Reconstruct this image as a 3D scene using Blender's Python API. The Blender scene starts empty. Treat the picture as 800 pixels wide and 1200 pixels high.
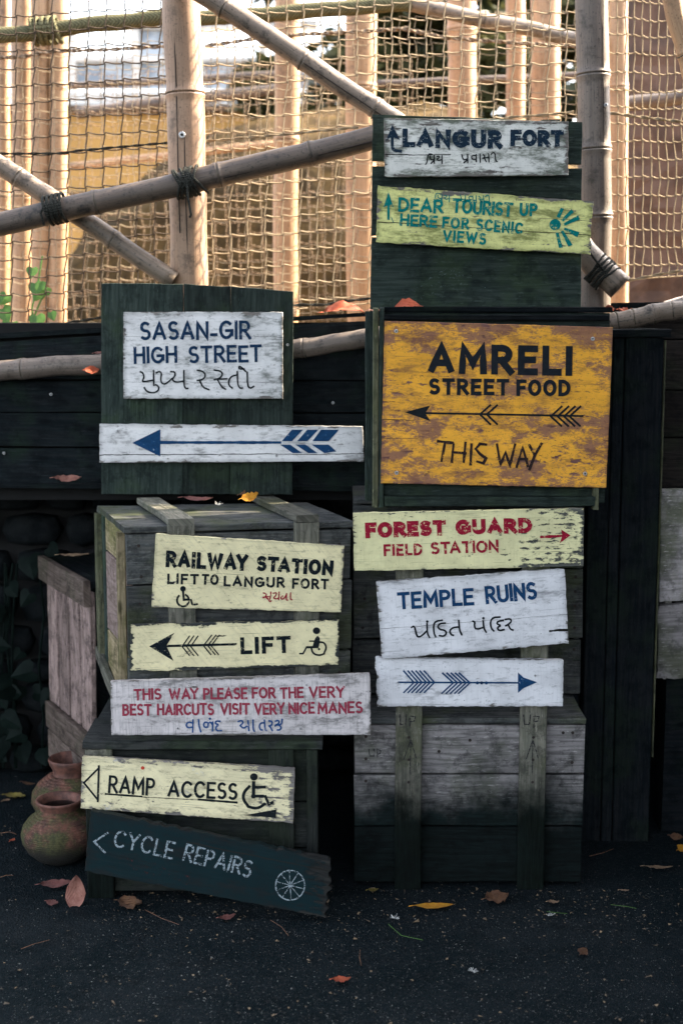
import bpy, math, random
from mathutils import Vector, Matrix, noise as mnoise
R = math.radians
random.seed(11)
scene = bpy.context.scene
col = scene.collection

# ------------------------------------------------------------------ camera, light, exposure
PITCH = R(8.0); EYE = 1.5; FPX = 1667.0
cam_d = bpy.data.cameras.new('camera'); cam = bpy.data.objects.new('camera', cam_d); col.objects.link(cam)
cam.location = (0, 0, EYE); cam.rotation_euler = (R(90) - PITCH, 0, 0)
cam_d.sensor_fit = 'VERTICAL'; cam_d.sensor_height = 36.0; cam_d.lens = 50.0
cam_d.clip_end = 500; cam_d.clip_start = 0.05
cam_d.dof.use_dof = True; cam_d.dof.focus_distance = 3.62; cam_d.dof.aperture_fstop = 2.5
scene.camera = cam
SUN_EL = R(38); SUN_AZ = R(68)          # azimuth measured from +Y (behind the signs) towards +X
world = bpy.data.worlds.new('World'); scene.world = world; world.use_nodes = True
wn = world.node_tree.nodes; wl = world.node_tree.links
sky = wn.new('ShaderNodeTexSky'); sky.sky_type = 'NISHITA'; sky.sun_disc = False
sky.sun_elevation = SUN_EL; sky.sun_rotation = SUN_AZ
sky.air_density = 1.0; sky.dust_density = 4.0; sky.ozone_density = 0.5
hz = wn.new('ShaderNodeHueSaturation'); hz.inputs['Saturation'].default_value = .5     # thin milky haze over the blue
wl.new(sky.outputs[0], hz.inputs['Color']); wl.new(hz.outputs[0], wn['Background'].inputs[0]); wn['Background'].inputs[1].default_value = 0.15
sd = bpy.data.lights.new('sun', 'SUN'); sun = bpy.data.objects.new('sun', sd); col.objects.link(sun)
sd.energy = 4.8; sd.angle = R(0.5); sd.color = (1, .84, .62)
svec = Vector((math.sin(SUN_AZ)*math.cos(SUN_EL), math.cos(SUN_AZ)*math.cos(SUN_EL), math.sin(SUN_EL)))
sun.rotation_euler = svec.to_track_quat('Z', 'Y').to_euler()
scene.view_settings.view_transform = 'Standard'; scene.view_settings.look = 'None'
scene.view_settings.exposure = 2.95; scene.view_settings.gamma = 1.0

# ------------------------------------------------------------------ helpers
CF = Vector((0, math.cos(PITCH), -math.sin(PITCH))); CU = Vector((0, math.sin(PITCH), math.cos(PITCH)))
def ray(px, py):
    return Vector(((px-400)/FPX, 0, 0)) + CU*(-(py-600)/FPX) + CF
def at(px, py, Y):
    d = ray(px, py); return Vector((0, 0, EYE)) + d*(Y/d.y)
def ground_at(px, py, z=0.0):
    d = ray(px, py); return Vector((0, 0, EYE)) + d*((z-EYE)/d.z)
ORG = {}
def empty(name, loc, label, cat, group=None):
    o = bpy.data.objects.new(name, None); col.objects.link(o); o.location = loc
    o.empty_display_size = .05
    o['label'] = label; o['category'] = cat
    if group: o['group'] = group
    ORG[o.name] = Vector(loc); return o
def tag(o, label, cat, group=None, kind=None):
    if label: o['label'] = label
    if cat: o['category'] = cat
    if group: o['group'] = group
    if kind: o['kind'] = kind
    return o
class MB:
    def __init__(s): s.v = []; s.f = []; s.uv = []; s.mi = []
    def add(s, vs, fs, uvs=None, mi=0):
        n = len(s.v); s.v += [Vector(v) for v in vs]
        s.uv += list(uvs) if uvs else [(0, 0)]*len(vs)
        s.f += [tuple(i+n for i in f) for f in fs]; s.mi += [mi]*len(fs)
    def build(s, name, mats, parent=None, smooth=False, origin=None):
        if not isinstance(mats, (list, tuple)): mats = [mats]
        if origin is None:
            if parent: origin = ORG[parent.name]
            else:
                n = len(s.v); c = sum(s.v, Vector())/n; origin = Vector((c.x, c.y, min(v.z for v in s.v)))
        me = bpy.data.meshes.new(name)
        me.from_pydata([v-origin for v in s.v], [], s.f)
        uvl = me.uv_layers.new(name='UVMap')
        flat = []
        for p in me.polygons:
            for vi in p.vertices: flat += s.uv[vi]
        uvl.data.foreach_set('uv', flat)
        for m in mats: me.materials.append(m)
        me.polygons.foreach_set('material_index', s.mi)
        if smooth: me.polygons.foreach_set('use_smooth', [True]*len(me.polygons))
        me.update()
        o = bpy.data.objects.new(name, me); col.objects.link(o)
        if parent: o.parent = parent; ORG[o.name] = ORG[parent.name]
        else: o.location = origin; ORG[o.name] = Vector(origin)
        return o
def nz(*a): return mnoise.noise(Vector(a))

def tube(mb, pts, r, sides=8, caps=True, v0=0, mi=0, closed=False):
    n = len(pts); rr = r if isinstance(r, (list, tuple)) else [r]*n
    vs = []; uvs = []; fs = []; up = None; L = 0
    for i in range(n):
        if closed: t = (pts[(i+1) % n]-pts[i-1]).normalized()
        else: t = (pts[min(i+1, n-1)]-pts[max(i-1, 0)]).normalized()
        if up is None:
            up = Vector((0, -1, 0)) if abs(t.y) < .9 else Vector((0, 0, 1))
        a = (up - t*up.dot(t)).normalized(); up = a; b = t.cross(a)
        if i: L += (pts[i]-pts[i-1]).length
        for k in range(sides):
            an = 2*math.pi*k/sides
            vs.append(pts[i] + (a*math.cos(an)+b*math.sin(an))*rr[i]); 
            kk = min(k, sides-k)
            uvs.append((L, v0 + kk*2*math.pi*rr[i]/sides*(1 if k <= sides/2 else 1.01)))
    m = n if closed else n-1
    for i in range(m):
        j = (i+1) % n
        for k in range(sides):
            k2 = (k+1) % sides
            fs.append((i*sides+k, i*sides+k2, j*sides+k2, j*sides+k))
    if caps and not closed:
        fs.append(tuple(reversed(range(sides)))); fs.append(tuple(range((n-1)*sides, n*sides)))
    mb.add(vs, fs, uvs, mi)

class Frame:
    def __init__(s, o, ex, ey, ez=(0, 0, 1)):
        s.o = Vector(o); s.ex = Vector(ex).normalized(); s.ey = Vector(ey).normalized(); s.ez = Vector(ez).normalized()
    def p(s, x, y, z): return s.o + s.ex*x + s.ey*y + s.ez*z
def yawf(o, a, b=None):
    b = a if b is None else b
    return Frame(o, (math.cos(R(a)), math.sin(R(a)), 0), (-math.sin(R(b)), math.cos(R(b)), 0))
def box(parent, name, fr, xr, yr, zr, axis, mat, jit=.0015, ch=.002, seg=5, label=None):
    """a plank: chamfered bar, length along axis, slightly uneven edges"""
    rng = [xr, yr, zr]; ai = 'xyz'.index(axis); bi, ci = [i for i in range(3) if i != ai]
    a0, a1 = rng[ai]; b0, b1 = rng[bi]; c0, c1 = rng[ci]
    ch = min(ch, (b1-b0)/4, (c1-c0)/4)
    ring = [(b0+ch, c0), (b1-ch, c0), (b1, c0+ch), (b1, c1-ch), (b1-ch, c1), (b0+ch, c1), (b0, c1-ch), (b0, c0+ch)]
    sd_ = random.random()*50; uo, vo = random.random()*20, random.random()*20
    vs = []; uvs = []; fs = []
    for i in range(seg+1):
        a = a0+(a1-a0)*i/seg
        for k, (b, c) in enumerate(ring):
            g = [0, 0, 0]; g[ai] = a + jit*2*nz(b*30+sd_, c*30, i*.7) if i in (0, seg) else a
            g[bi] = b + jit*nz(a*6+sd_, b*9, 3.3); g[ci] = c + jit*nz(a*6+sd_, c*9, 9.1)
            vs.append(fr.p(*g)); uvs.append((a+uo, (b-b0)+(c-c0)+vo))
    for i in range(seg):
        for k in range(8):
            k2 = (k+1) % 8; fs.append((i*8+k, i*8+k2, (i+1)*8+k2, (i+1)*8+k))
    fs.append(tuple(reversed(range(8)))); fs.append(tuple(range(seg*8, seg*8+8)))
    det = fr.ex.cross(fr.ey).dot(fr.ez)
    odd = (ai == 1)
    if (det > 0) == odd: pass
    else: fs = [tuple(reversed(f)) for f in fs]
    mb = MB(); mb.add(vs, fs, uvs); o = mb.build(name, mat, parent)
    if label: o['label'] = label
    return o

# ------------------------------------------------------------------ node helpers
class NT:
    def __init__(s, name):
        s.m = bpy.data.materials.new(name); s.m.use_nodes = True
        s.t = s.m.node_tree; s.b = s.t.nodes['Principled BSDF']; s.out = s.t.nodes['Material Output']
    def n(s, ty, **kw):
        x = s.t.nodes.new(ty)
        for k, v in kw.items(): setattr(x, k, v)
        return x
    def put(s, sock, v):
        if hasattr(v, 'node'): s.t.links.new(v, sock)
        elif v is not None:
            if isinstance(v, (tuple, list)) and sock.type == 'RGBA' and len(v) == 3: v = (*v, 1)
            sock.default_value = v
    def math(s, op, a, b=None, c=None, clamp=False):
        x = s.n('ShaderNodeMath', operation=op, use_clamp=clamp); s.put(x.inputs[0], a)
        if b is not None: s.put(x.inputs[1], b)
        if c is not None: s.put(x.inputs[2], c)
        return x.outputs[0]
    def vm(s, op, a, b):
        x = s.n('ShaderNodeVectorMath', operation=op); s.put(x.inputs[0], a); s.put(x.inputs[1], b); return x.outputs[0]
    def noise(s, vec, scale=1, detail=5, rough=.55, dist=0):
        x = s.n('ShaderNodeTexNoise'); s.put(x.inputs['Vector'], vec); x.inputs['Scale'].default_value = scale
        x.inputs['Detail'].default_value = detail; x.inputs['Roughness'].default_value = rough; x.inputs['Distortion'].default_value = dist
        return x.outputs['Fac']
    def step(s, v, lo, hi):
        x = s.n('ShaderNodeMapRange', interpolation_type='SMOOTHSTEP'); s.put(x.inputs[0], v); s.put(x.inputs[1], lo); s.put(x.inputs[2], hi)
        return x.outputs[0]
    def mix(s, f, a, b, mode='MIX'):
        x = s.n('ShaderNodeMix', data_type='RGBA', blend_type=mode); s.put(x.inputs[0], f); s.put(x.inputs[6], a); s.put(x.inputs[7], b)
        return x.outputs[2]
    def bump(s, h, dist, strength=1, normal=None):
        x = s.n('ShaderNodeBump'); s.put(x.inputs['Height'], h); x.inputs['Distance'].default_value = dist; x.inputs['Strength'].default_value = strength
        if normal is not None: s.put(x.inputs['Normal'], normal)
        return x.outputs[0]

def wood_core(nt, P, w1, w2, dark, gscale=1.0):
    g = gscale
    fib = nt.noise(nt.vm('MULTIPLY', P, (5*g, 110*g, 1)), 1, 5, .6)
    ringn = nt.noise(nt.vm('MULTIPLY', P, (2.2*g, 13*g, 1)), 1, 3, .5, .6)
    rg = nt.math('SINE', nt.math('MULTIPLY', ringn, 55.0))
    rg = nt.math('MULTIPLY_ADD', rg, .5, .5)
    c = nt.mix(nt.step(fib, .3, .7), w1, w2)
    c = nt.mix(nt.math('MULTIPLY', nt.step(rg, .55, 1.0), .35), c, dark)
    crack = nt.step(nt.math('ADD', fib, nt.math('MULTIPLY', rg, .06)), .34, .27)
    c = nt.mix(nt.math('MULTIPLY', crack, .85), c, tuple(x*.35 for x in dark))
    return c, fib, rg, crack

def mat_plank(name, w1, w2, dark, moss=(.03, .05, .02), mossamt=.35, rough=.85, gscale=1, low_shade=None, spec=.12, stain=None):
    nt = NT(name)
    uv = nt.n('ShaderNodeUVMap').outputs[0]; oi = nt.n('ShaderNodeObjectInfo').outputs['Random']
    geo = nt.n('ShaderNodeNewGeometry').outputs['Position']
    c, fib, rg, crack = wood_core(nt, uv, w1, w2, dark, gscale)
    big = nt.noise(geo, 7, 5, .6)
    c = nt.mix(nt.math('MULTIPLY', nt.step(big, .48, .66), mossamt), c, moss)
    b2 = nt.noise(geo, 19, 7, .75)
    c = nt.mix(nt.math('MULTIPLY', nt.step(b2, .48, .62), .6), c, dark)
    kn = nt.n('ShaderNodeTexVoronoi'); nt.put(kn.inputs['Vector'], nt.vm('MULTIPLY', uv, (7, 16, 1))); kn.inputs['Scale'].default_value = 1
    c = nt.mix(nt.math('MULTIPLY', nt.step(nt.math('ADD', kn.outputs['Distance'], nt.math('MULTIPLY', b2, .2)), .27, .14), .8), c, dark)
    pl = nt.noise(nt.vm('MULTIPLY', uv, (30, 150, 1)), 1, 5, .7)
    c = nt.mix(nt.math('MULTIPLY', nt.step(pl, .56, .68), .55), c, tuple(min(1, x*1.7) for x in w2))
    if stain:
        c = nt.mix(nt.math('MULTIPLY', nt.step(nt.noise(geo, 33, 6, .75), .55, .66), .6), c, stain)
    if low_shade:                       # shade near the ground painted into the timber, with a ragged edge
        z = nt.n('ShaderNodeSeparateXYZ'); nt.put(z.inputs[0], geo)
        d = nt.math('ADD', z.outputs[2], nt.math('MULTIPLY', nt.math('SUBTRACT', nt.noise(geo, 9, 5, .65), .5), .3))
        shaded = nt.mix(1.0, c, low_shade[2], 'MULTIPLY'); c = nt.mix(nt.step(d, low_shade[1], low_shade[0]), c, shaded)
    br = nt.math('MULTIPLY_ADD', oi, .6, .7)
    hs = nt.n('ShaderNodeHueSaturation'); nt.put(hs.inputs['Value'], br); nt.put(hs.inputs['Color'], c)
    nt.put(nt.b.inputs['Base Color'], hs.outputs[0]); nt.b.inputs['Roughness'].default_value = rough
    nt.b.inputs['Specular IOR Level'].default_value = spec
    h = nt.math('ADD', nt.math('MULTIPLY', fib, 1.0), nt.math('MULTIPLY', rg, .15))
    nt.put(nt.b.inputs['Normal'], nt.bump(h, .004))
    return nt.m

def mat_sign(name, W, H, paint, wood=((.13, .12, .11), (.24, .22, .2), (.04, .04, .035)), thr=.4, edge=.012, estr=.35,
             dirt=(.03, .04, .025), dirtamt=.35, vstreak=0.0, cracks=(), under=None, uthr=.5, seed=0, side_wear=None, scr=0, dthr=.5, patchy=1.0, rust=False):
    nt = NT(name)
    uv = nt.n('ShaderNodeUVMap').outputs[0]
    P = nt.vm('ADD', uv, (seed*3.17, seed*1.73, seed))
    c, fib, rg, crack = wood_core(nt, P, *wood)
    s = nt.n('ShaderNodeSeparateXYZ'); nt.put(s.inputs[0], uv); u, v = s.outputs[0], s.outputs[1]
    d = nt.math('MINIMUM', nt.math('MINIMUM', u, nt.math('SUBTRACT', W, u)), nt.math('MINIMUM', v, nt.math('SUBTRACT', H, v)))
    e = nt.math('SUBTRACT', nt.math('DIVIDE', d, edge, clamp=True), 1.0)
    blot = nt.noise(nt.vm('MULTIPLY', P, (16*patchy, 42*patchy, 1)), 1, 8, .68)
    fine = nt.noise(nt.vm('MULTIPLY', P, (120, 420, 1)), 1, 3, .6)
    big = nt.noise(nt.vm('MULTIPLY', P, (5, 9, 1)), 1, 3, .5)
    val = nt.math('ADD', nt.math('MULTIPLY', blot, .5), nt.math('ADD', nt.math('MULTIPLY', fib, .22), nt.math('ADD', nt.math('MULTIPLY', fine, .1), nt.math('MULTIPLY', big, .18))))
    val = nt.math('ADD', val, nt.math('MULTIPLY', e, estr))
    if side_wear:                    # heavier wear growing towards one end (u from a to b)
        val = nt.math('SUBTRACT', val, nt.math('MULTIPLY', nt.step(u, side_wear[0], side_wear[1]), side_wear[2]))
    pm = nt.step(val, thr-.015, thr+.015)
    pc = nt.mix(nt.step(nt.noise(nt.vm('MULTIPLY', P, (11, 11, 1)), 1, 4, .6), .35, .7), paint, tuple(x*.8 for x in paint))
    if scr:                          # slanting brush and saw marks
        rot = nt.n('ShaderNodeVectorRotate'); nt.put(rot.inputs['Vector'], P); rot.inputs['Angle'].default_value = R(48)
        sm = nt.noise(nt.vm('MULTIPLY', rot.outputs[0], (6, 160, 1)), 1, 3, .5)
        pc = nt.mix(nt.math('MULTIPLY', nt.step(sm, .52, .66), scr), pc, tuple(x*.62 for x in paint))
    if vstreak:                      # fine cross-grain saw lines
        sm = nt.noise(nt.vm('MULTIPLY', P, (260, 18, 1)), 1, 3, .5)
        pc = nt.mix(nt.math('MULTIPLY', nt.step(sm, .5, .7), vstreak), pc, tuple(x*.55 for x in paint))
    if under:
        um = nt.math('MULTIPLY', nt.step(nt.math('ADD', nt.noise(nt.vm('MULTIPLY', P, (7, 13, 1)), 1, 9, .78), nt.math('ADD', nt.math('MULTIPLY', nt.math('SUBTRACT', fine, .5), .2), nt.math('MULTIPLY', nt.math('SUBTRACT', 1.0, nt.math('DIVIDE', d, .075, clamp=True)), .04 if rust else 0.0))), uthr, uthr+.07), .9)
        pc = nt.mix(um, pc, under)
    dm = nt.step(nt.noise(nt.vm('MULTIPLY', nt.vm('ADD', P, (7, 7, 7)), (9, 26, 1)), 1, 9, .75), dthr, dthr+.16)
    dm2 = nt.math('ADD', dm, nt.math('MULTIPLY', nt.math('MULTIPLY', e, -1.0), .5), clamp=True)
    pc = nt.mix(nt.math('MULTIPLY', dm2, dirtamt), pc, dirt)
    mot = nt.noise(nt.vm('MULTIPLY', P, (34, 70, 1)), 1, 8, .8)
    pc = nt.mix(nt.math('MULTIPLY', nt.step(mot, .52, .68), .38*dirtamt/.4), pc, dirt)
    pc = nt.mix(nt.math('MULTIPLY', nt.step(mot, .46, .3), .35), pc, tuple(min(.82, x*1.18) for x in paint))
    hair = nt.step(nt.noise(nt.vm('MULTIPLY', P, (7, 330, 1)), 1, 4, .6), .385, .34)
    pc = nt.mix(nt.math('MULTIPLY', nt.math('MULTIPLY', hair, nt.step(big, .4, .55)), .6), pc, dirt)
    speck = nt.step(nt.noise(nt.vm('MULTIPLY', P, (170, 210, 1)), 1, 2, .5), .70-.05*rust, .75-.05*rust)
    pc = nt.mix(nt.math('MULTIPLY', speck, .8), pc, dirt)
    c = nt.mix(pm, c, pc)
    for (cv, u0, u1, wd) in cracks:
        wob = nt.noise(nt.vm('MULTIPLY', P, (9, 3, 1)), 1, 4, .6)
        y0 = nt.math('ADD', cv-.006, nt.math('MULTIPLY', wob, .012))
        cm = nt.math('LESS_THAN', nt.math('ABSOLUTE', nt.math('SUBTRACT', v, y0)), nt.math('MULTIPLY', nt.noise(nt.vm('MULTIPLY', P, (30, 1, 1)), 1, 3), wd*2))
        inr = nt.math('MULTIPLY', nt.math('GREATER_THAN', u, u0), nt.math('LESS_THAN', u, u1))
        c = nt.mix(nt.math('MULTIPLY', cm, inr), c, (.012, .012, .01))
    nt.put(nt.b.inputs['Base Color'], c)
    nt.put(nt.b.inputs['Roughness'], nt.math('MULTIPLY_ADD', pm, -.25, .85))
    nt.b.inputs['Specular IOR Level'].default_value = .12
    h = nt.math('ADD', nt.math('MULTIPLY', fib, .6), nt.math('MULTIPLY', pm, .5))
    nt.put(nt.b.inputs['Normal'], nt.bump(h, .0012))
    return nt.m

def mat_letter(name, color, thr=.36, scale=55):
    """painted lettering, worn through in patches"""
    nt = NT(name)
    geo = nt.n('ShaderNodeNewGeometry').outputs['Position']
    n1 = nt.noise(nt.vm('MULTIPLY', geo, (1, 1, 1.8)), scale, 8, .75)
    n2 = nt.noise(geo, scale*6, 3, .6)
    v = nt.math('ADD', nt.math('MULTIPLY', n1, .7), nt.math('MULTIPLY', n2, .3)); thr = thr+.028
    pm = nt.step(v, thr-.012, thr+.012)
    c = nt.mix(nt.step(n1, .4, .62), tuple(x*1.4+.001 for x in color), color)
    nt.put(nt.b.inputs['Base Color'], c); nt.b.inputs['Roughness'].default_value = .7
    nt.b.inputs['Specular IOR Level'].default_value = .1
    nt.put(nt.b.inputs['Alpha'], pm)
    return nt.m

def mat_flat(name, color, color2=None, scale=20, rough=.8, bump=.001, spec=.3, metal=0, thr=(.35, .65), detail=6):
    nt = NT(name); geo = nt.n('ShaderNodeNewGeometry').outputs['Position']
    n = nt.noise(geo, scale, detail, .65)
    nt.put(nt.b.inputs['Base Color'], nt.mix(nt.step(n, *thr), color, color2 or tuple(x*.7 for x in color)))
    nt.b.inputs['Roughness'].default_value = rough; nt.b.inputs['Specular IOR Level'].default_value = spec
    nt.b.inputs['Metallic'].default_value = metal
    if bump: nt.put(nt.b.inputs['Normal'], nt.bump(n, bump))
    return nt.m

def mat_bamboo(name, c1, c2, dark, spots=.35):
    nt = NT(name); uv = nt.n('ShaderNodeUVMap').outputs[0]; geo = nt.n('ShaderNodeNewGeometry').outputs['Position']
    st = nt.noise(nt.vm('MULTIPLY', uv, (3, 120, 1)), 1, 6, .7)
    hue = nt.noise(nt.vm('MULTIPLY', uv, (5, 3, 1)), 1, 4, .6)
    c = nt.mix(nt.step(st, .3, .7), c1, c2)
    c = nt.mix(nt.math('MULTIPLY', nt.step(hue, .45, .65), .5), c, c2)
    sc = nt.noise(nt.vm('MULTIPLY', uv, (14, 260, 1)), 1, 5, .7)
    c = nt.mix(nt.math('MULTIPLY', nt.step(sc, .57, .66), spots), c, dark)
    bl = nt.noise(geo, 16, 8, .78)
    c = nt.mix(nt.math('MULTIPLY', nt.step(bl, .5, .68), spots), c, dark)
    sp = nt.noise(geo, 140, 3, .6)
    c = nt.mix(nt.math('MULTIPLY', nt.step(sp, .6, .68), spots*.9), c, dark)
    nt.put(nt.b.inputs['Base Color'], c); nt.b.inputs['Roughness'].default_value = .5; nt.b.inputs['Specular IOR Level'].default_value = .4
    nt.put(nt.b.inputs['Normal'], nt.bump(st, .0006)); return nt.m

def mat_rope(name, c1, c2, freq=900):
    nt = NT(name); uv = nt.n('ShaderNodeUVMap').outputs[0]
    s = nt.n('ShaderNodeSeparateXYZ'); nt.put(s.inputs[0], uv)
    ph = nt.math('SINE', nt.math('ADD', nt.math('MULTIPLY', s.outputs[0], freq), nt.math('MULTIPLY', s.outputs[1], freq)))
    n = nt.noise(nt.vm('MULTIPLY', uv, (60, 60, 1)), 1, 4, .6)
    c = nt.mix(nt.math('MULTIPLY_ADD', ph, .5, .5), c1, c2); c = nt.mix(nt.step(n, .5, .7), c, c2)
    nt.put(nt.b.inputs['Base Color'], c); nt.b.inputs['Roughness'].default_value = .9; nt.b.inputs['Specular IOR Level'].default_value = .1
    nt.put(nt.b.inputs['Normal'], nt.bump(ph, .001)); return nt.m

M = {}
M['green'] = mat_plank('old_green_timber', (.014, .023, .020), (.034, .047, .040), (.006, .010, .009), moss=(.03, .05, .022), mossamt=.5, spec=.15)
M['grey'] = mat_plank('grey_crate_timber', (.15, .14, .138), (.28, .26, .255), (.022, .022, .022), moss=(.045, .06, .025), mossamt=.45, low_shade=(.17, .40, (.02, .045, .045)))
M['greyup'] = mat_plank('weathered_crate_timber', (.04, .045, .046), (.085, .085, .08), (.012, .014, .014), moss=(.04, .05, .015), mossamt=.6)
M['batten'] = mat_plank('crate_batten_timber', (.1, .1, .08), (.17, .16, .13), (.03, .032, .025), moss=(.05, .06, .02), mossamt=.5, low_shade=(.17, .40, (.02, .045, .045)))
M['side'] = mat_plank('mossy_side_timber', (.24, .19, .11), (.34, .27, .17), (.05, .045, .02), moss=(.08, .09, .02), mossamt=.7)
M['pinkside'] = mat_plank('pale_reused_timber', (.26, .19, .17), (.33, .25, .22), (.09, .06, .05), moss=(.12, .1, .06), mossamt=.3)
M['slat'] = mat_plank('pinkish_slat_timber', (.19, .135, .12), (.34, .25, .225), (.022, .016, .014), moss=(.09, .07, .055), mossamt=.5, stain=(.03, .02, .018))
M['slatrail'] = mat_plank('brown_rail_timber', (.1, .075, .06), (.17, .13, .11), (.03, .022, .018), mossamt=.3)
M['dark'] = mat_plank('dark_stained_timber', (.006, .009, .0115), (.014, .0155, .017), (.002, .004, .005), moss=(.012, .02, .012), mossamt=.5, spec=.05)
M['black'] = mat_plank('black_wall_timber', (.006, .0095, .011), (.013, .0155, .017), (.003, .004, .005), moss=(.012, .022, .014), mossamt=.6, spec=.05)
M['brownwall'] = mat_plank('brown_wall_timber', (.02, .017, .015), (.032, .026, .022), (.008, .008, .008), mossamt=.3)
M['lightedge'] = mat_plank('worn_green_slat', (.07, .075, .045), (.13, .13, .08), (.02, .024, .016), moss=(.05, .06, .02), mossamt=.5)
M['boxdark'] = mat_plank('dark_low_box_timber', (.012, .015, .014), (.024, .026, .023), (.005, .007, .007), moss=(.02, .03, .015), mossamt=.4)
M['bamboo_lit'] = mat_bamboo('tan_bamboo', (.36, .225, .14), (.26, .16, .10), (.08, .05, .03), .75)
M['bamboo_grey'] = mat_bamboo('grey_weathered_bamboo', (.24, .18, .135), (.13, .10, .075), (.018, .016, .014), .95)
M['bamboo_dark'] = mat_bamboo('brown_weathered_bamboo', (.13, .095, .072), (.07, .053, .042), (.014, .013, .013), .95)
M['bamboo_pink'] = mat_bamboo('dusty_pink_bamboo', (.17, .135, .11), (.115, .09, .073), (.04, .034, .027), .9)
M['bamboo_bg'] = mat_bamboo('orange_tan_bamboo', (.42, .26, .145), (.31, .185, .10), (.12, .07, .04), .75)
M['node'] = mat_flat('bamboo_node', (.05, .045, .035), (.09, .075, .05), 60)
M['rope_netdark'] = mat_rope('silhouette_net_cord', (.12, .09, .065), (.06, .045, .035), 2500)  # net cord darkened to paint in the left net's backlit silhouette
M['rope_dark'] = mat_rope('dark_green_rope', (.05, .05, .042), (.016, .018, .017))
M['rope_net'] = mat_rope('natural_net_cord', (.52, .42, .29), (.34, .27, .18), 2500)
M['rope_olive'] = mat_rope('olive_wound_rope', (.14, .13, .07), (.06, .055, .03), 500)
M['rope_tan'] = mat_rope('tan_twisted_rope', (.3, .22, .15), (.12, .085, .06), 300)
M['screw'] = mat_flat('steel_screw', (.55, .55, .55), (.3, .3, .3), 300, .4, 0, .5, .6)
M['hole'] = mat_flat('black_recess', (.008, .008, .008), None, 20, .9, 0)
M['nail'] = mat_flat('rusty_nail', (.012, .01, .01), (.03, .02, .015), 90, .8, 0)

# ------------------------------------------------------------------ SETTING: ground
def asphalt():
    nt = NT('dark_asphalt'); geo = nt.n('ShaderNodeNewGeometry').outputs['Position']
    vo = nt.n('ShaderNodeTexVoronoi'); nt.put(vo.inputs['Vector'], geo); vo.inputs['Scale'].default_value = 170
    vo2 = nt.n('ShaderNodeTexVoronoi'); nt.put(vo2.inputs['Vector'], geo); vo2.inputs['Scale'].default_value = 340
    n = nt.noise(geo, 4, 6, .6); f = nt.noise(geo, 420, 4, .7)
    c = nt.mix(nt.step(n, .35, .7), (.0028, .0070, .0090), (.0068, .0112, .0135))
    patch = nt.noise(geo, 1.7, 7, .7)
    c = nt.mix(nt.math('MULTIPLY', nt.step(patch, .48, .60), .6), c, (.012, .0165, .0190))
    c = nt.mix(nt.math('MULTIPLY', nt.step(nt.noise(geo, 11, 7, .75), .52, .62), .5), c, (.003, .005, .006))
    sx = nt.n('ShaderNodeSeparateXYZ'); nt.put(sx.inputs[0], vo.outputs['Color'])
    c = nt.mix(nt.math('MULTIPLY', nt.step(sx.outputs[0], .7, .95), .5), c, (.022, .024, .025))
    c = nt.mix(nt.math('MULTIPLY', nt.step(f, .58, .68), .6), c, (.05, .05, .048))
    nt.put(nt.b.inputs['Base Color'], c); nt.b.inputs['Roughness'].default_value = .85; nt.b.inputs['Specular IOR Level'].default_value = .06
    h = nt.math('ADD', vo.outputs['Distance'], nt.math('MULTIPLY', vo2.outputs['Distance'], .6))
    nt.put(nt.b.inputs['Normal'], nt.bump(h, .006, .9)); return nt.m
M['asphalt'] = asphalt()
mb = MB(); S = 200
mb.add([(-S, -S, 0), (S, -S, 0), (S, S, 0), (-S, S, 0)], [(0, 1, 2, 3)])
mb.build('ground', M['asphalt'])['kind'] = 'structure'
# raised earth behind the timber wall
M['earth'] = mat_flat('sandy_earth', (.26, .18, .1), (.17, .11, .07), 6, .9, .01)
M['soil'] = mat_flat('dark_damp_soil', (.02, .022, .02), (.035, .03, .024), 20, .9, .01)
mb = MB(); nx, ny = 60, 40
g = []
for j in range(ny+1):
    for i in range(nx+1):
        x = -7+14*i/nx; y = 4.2+12*(j/ny)**1.5
        g.append((x, y, 1.3+.04*nz(x*2, y*2, 1)+.015*nz(x*9, y*9, 2)+.02*(y-4.2)))
mb.add(g, [(j*(nx+1)+i, j*(nx+1)+i+1, (j+1)*(nx+1)+i+1, (j+1)*(nx+1)+i) for j in range(ny) for i in range(nx)])
mb.build('earth_bank', M['earth'], smooth=True)['kind'] = 'structure'
screw_later = []
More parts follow.
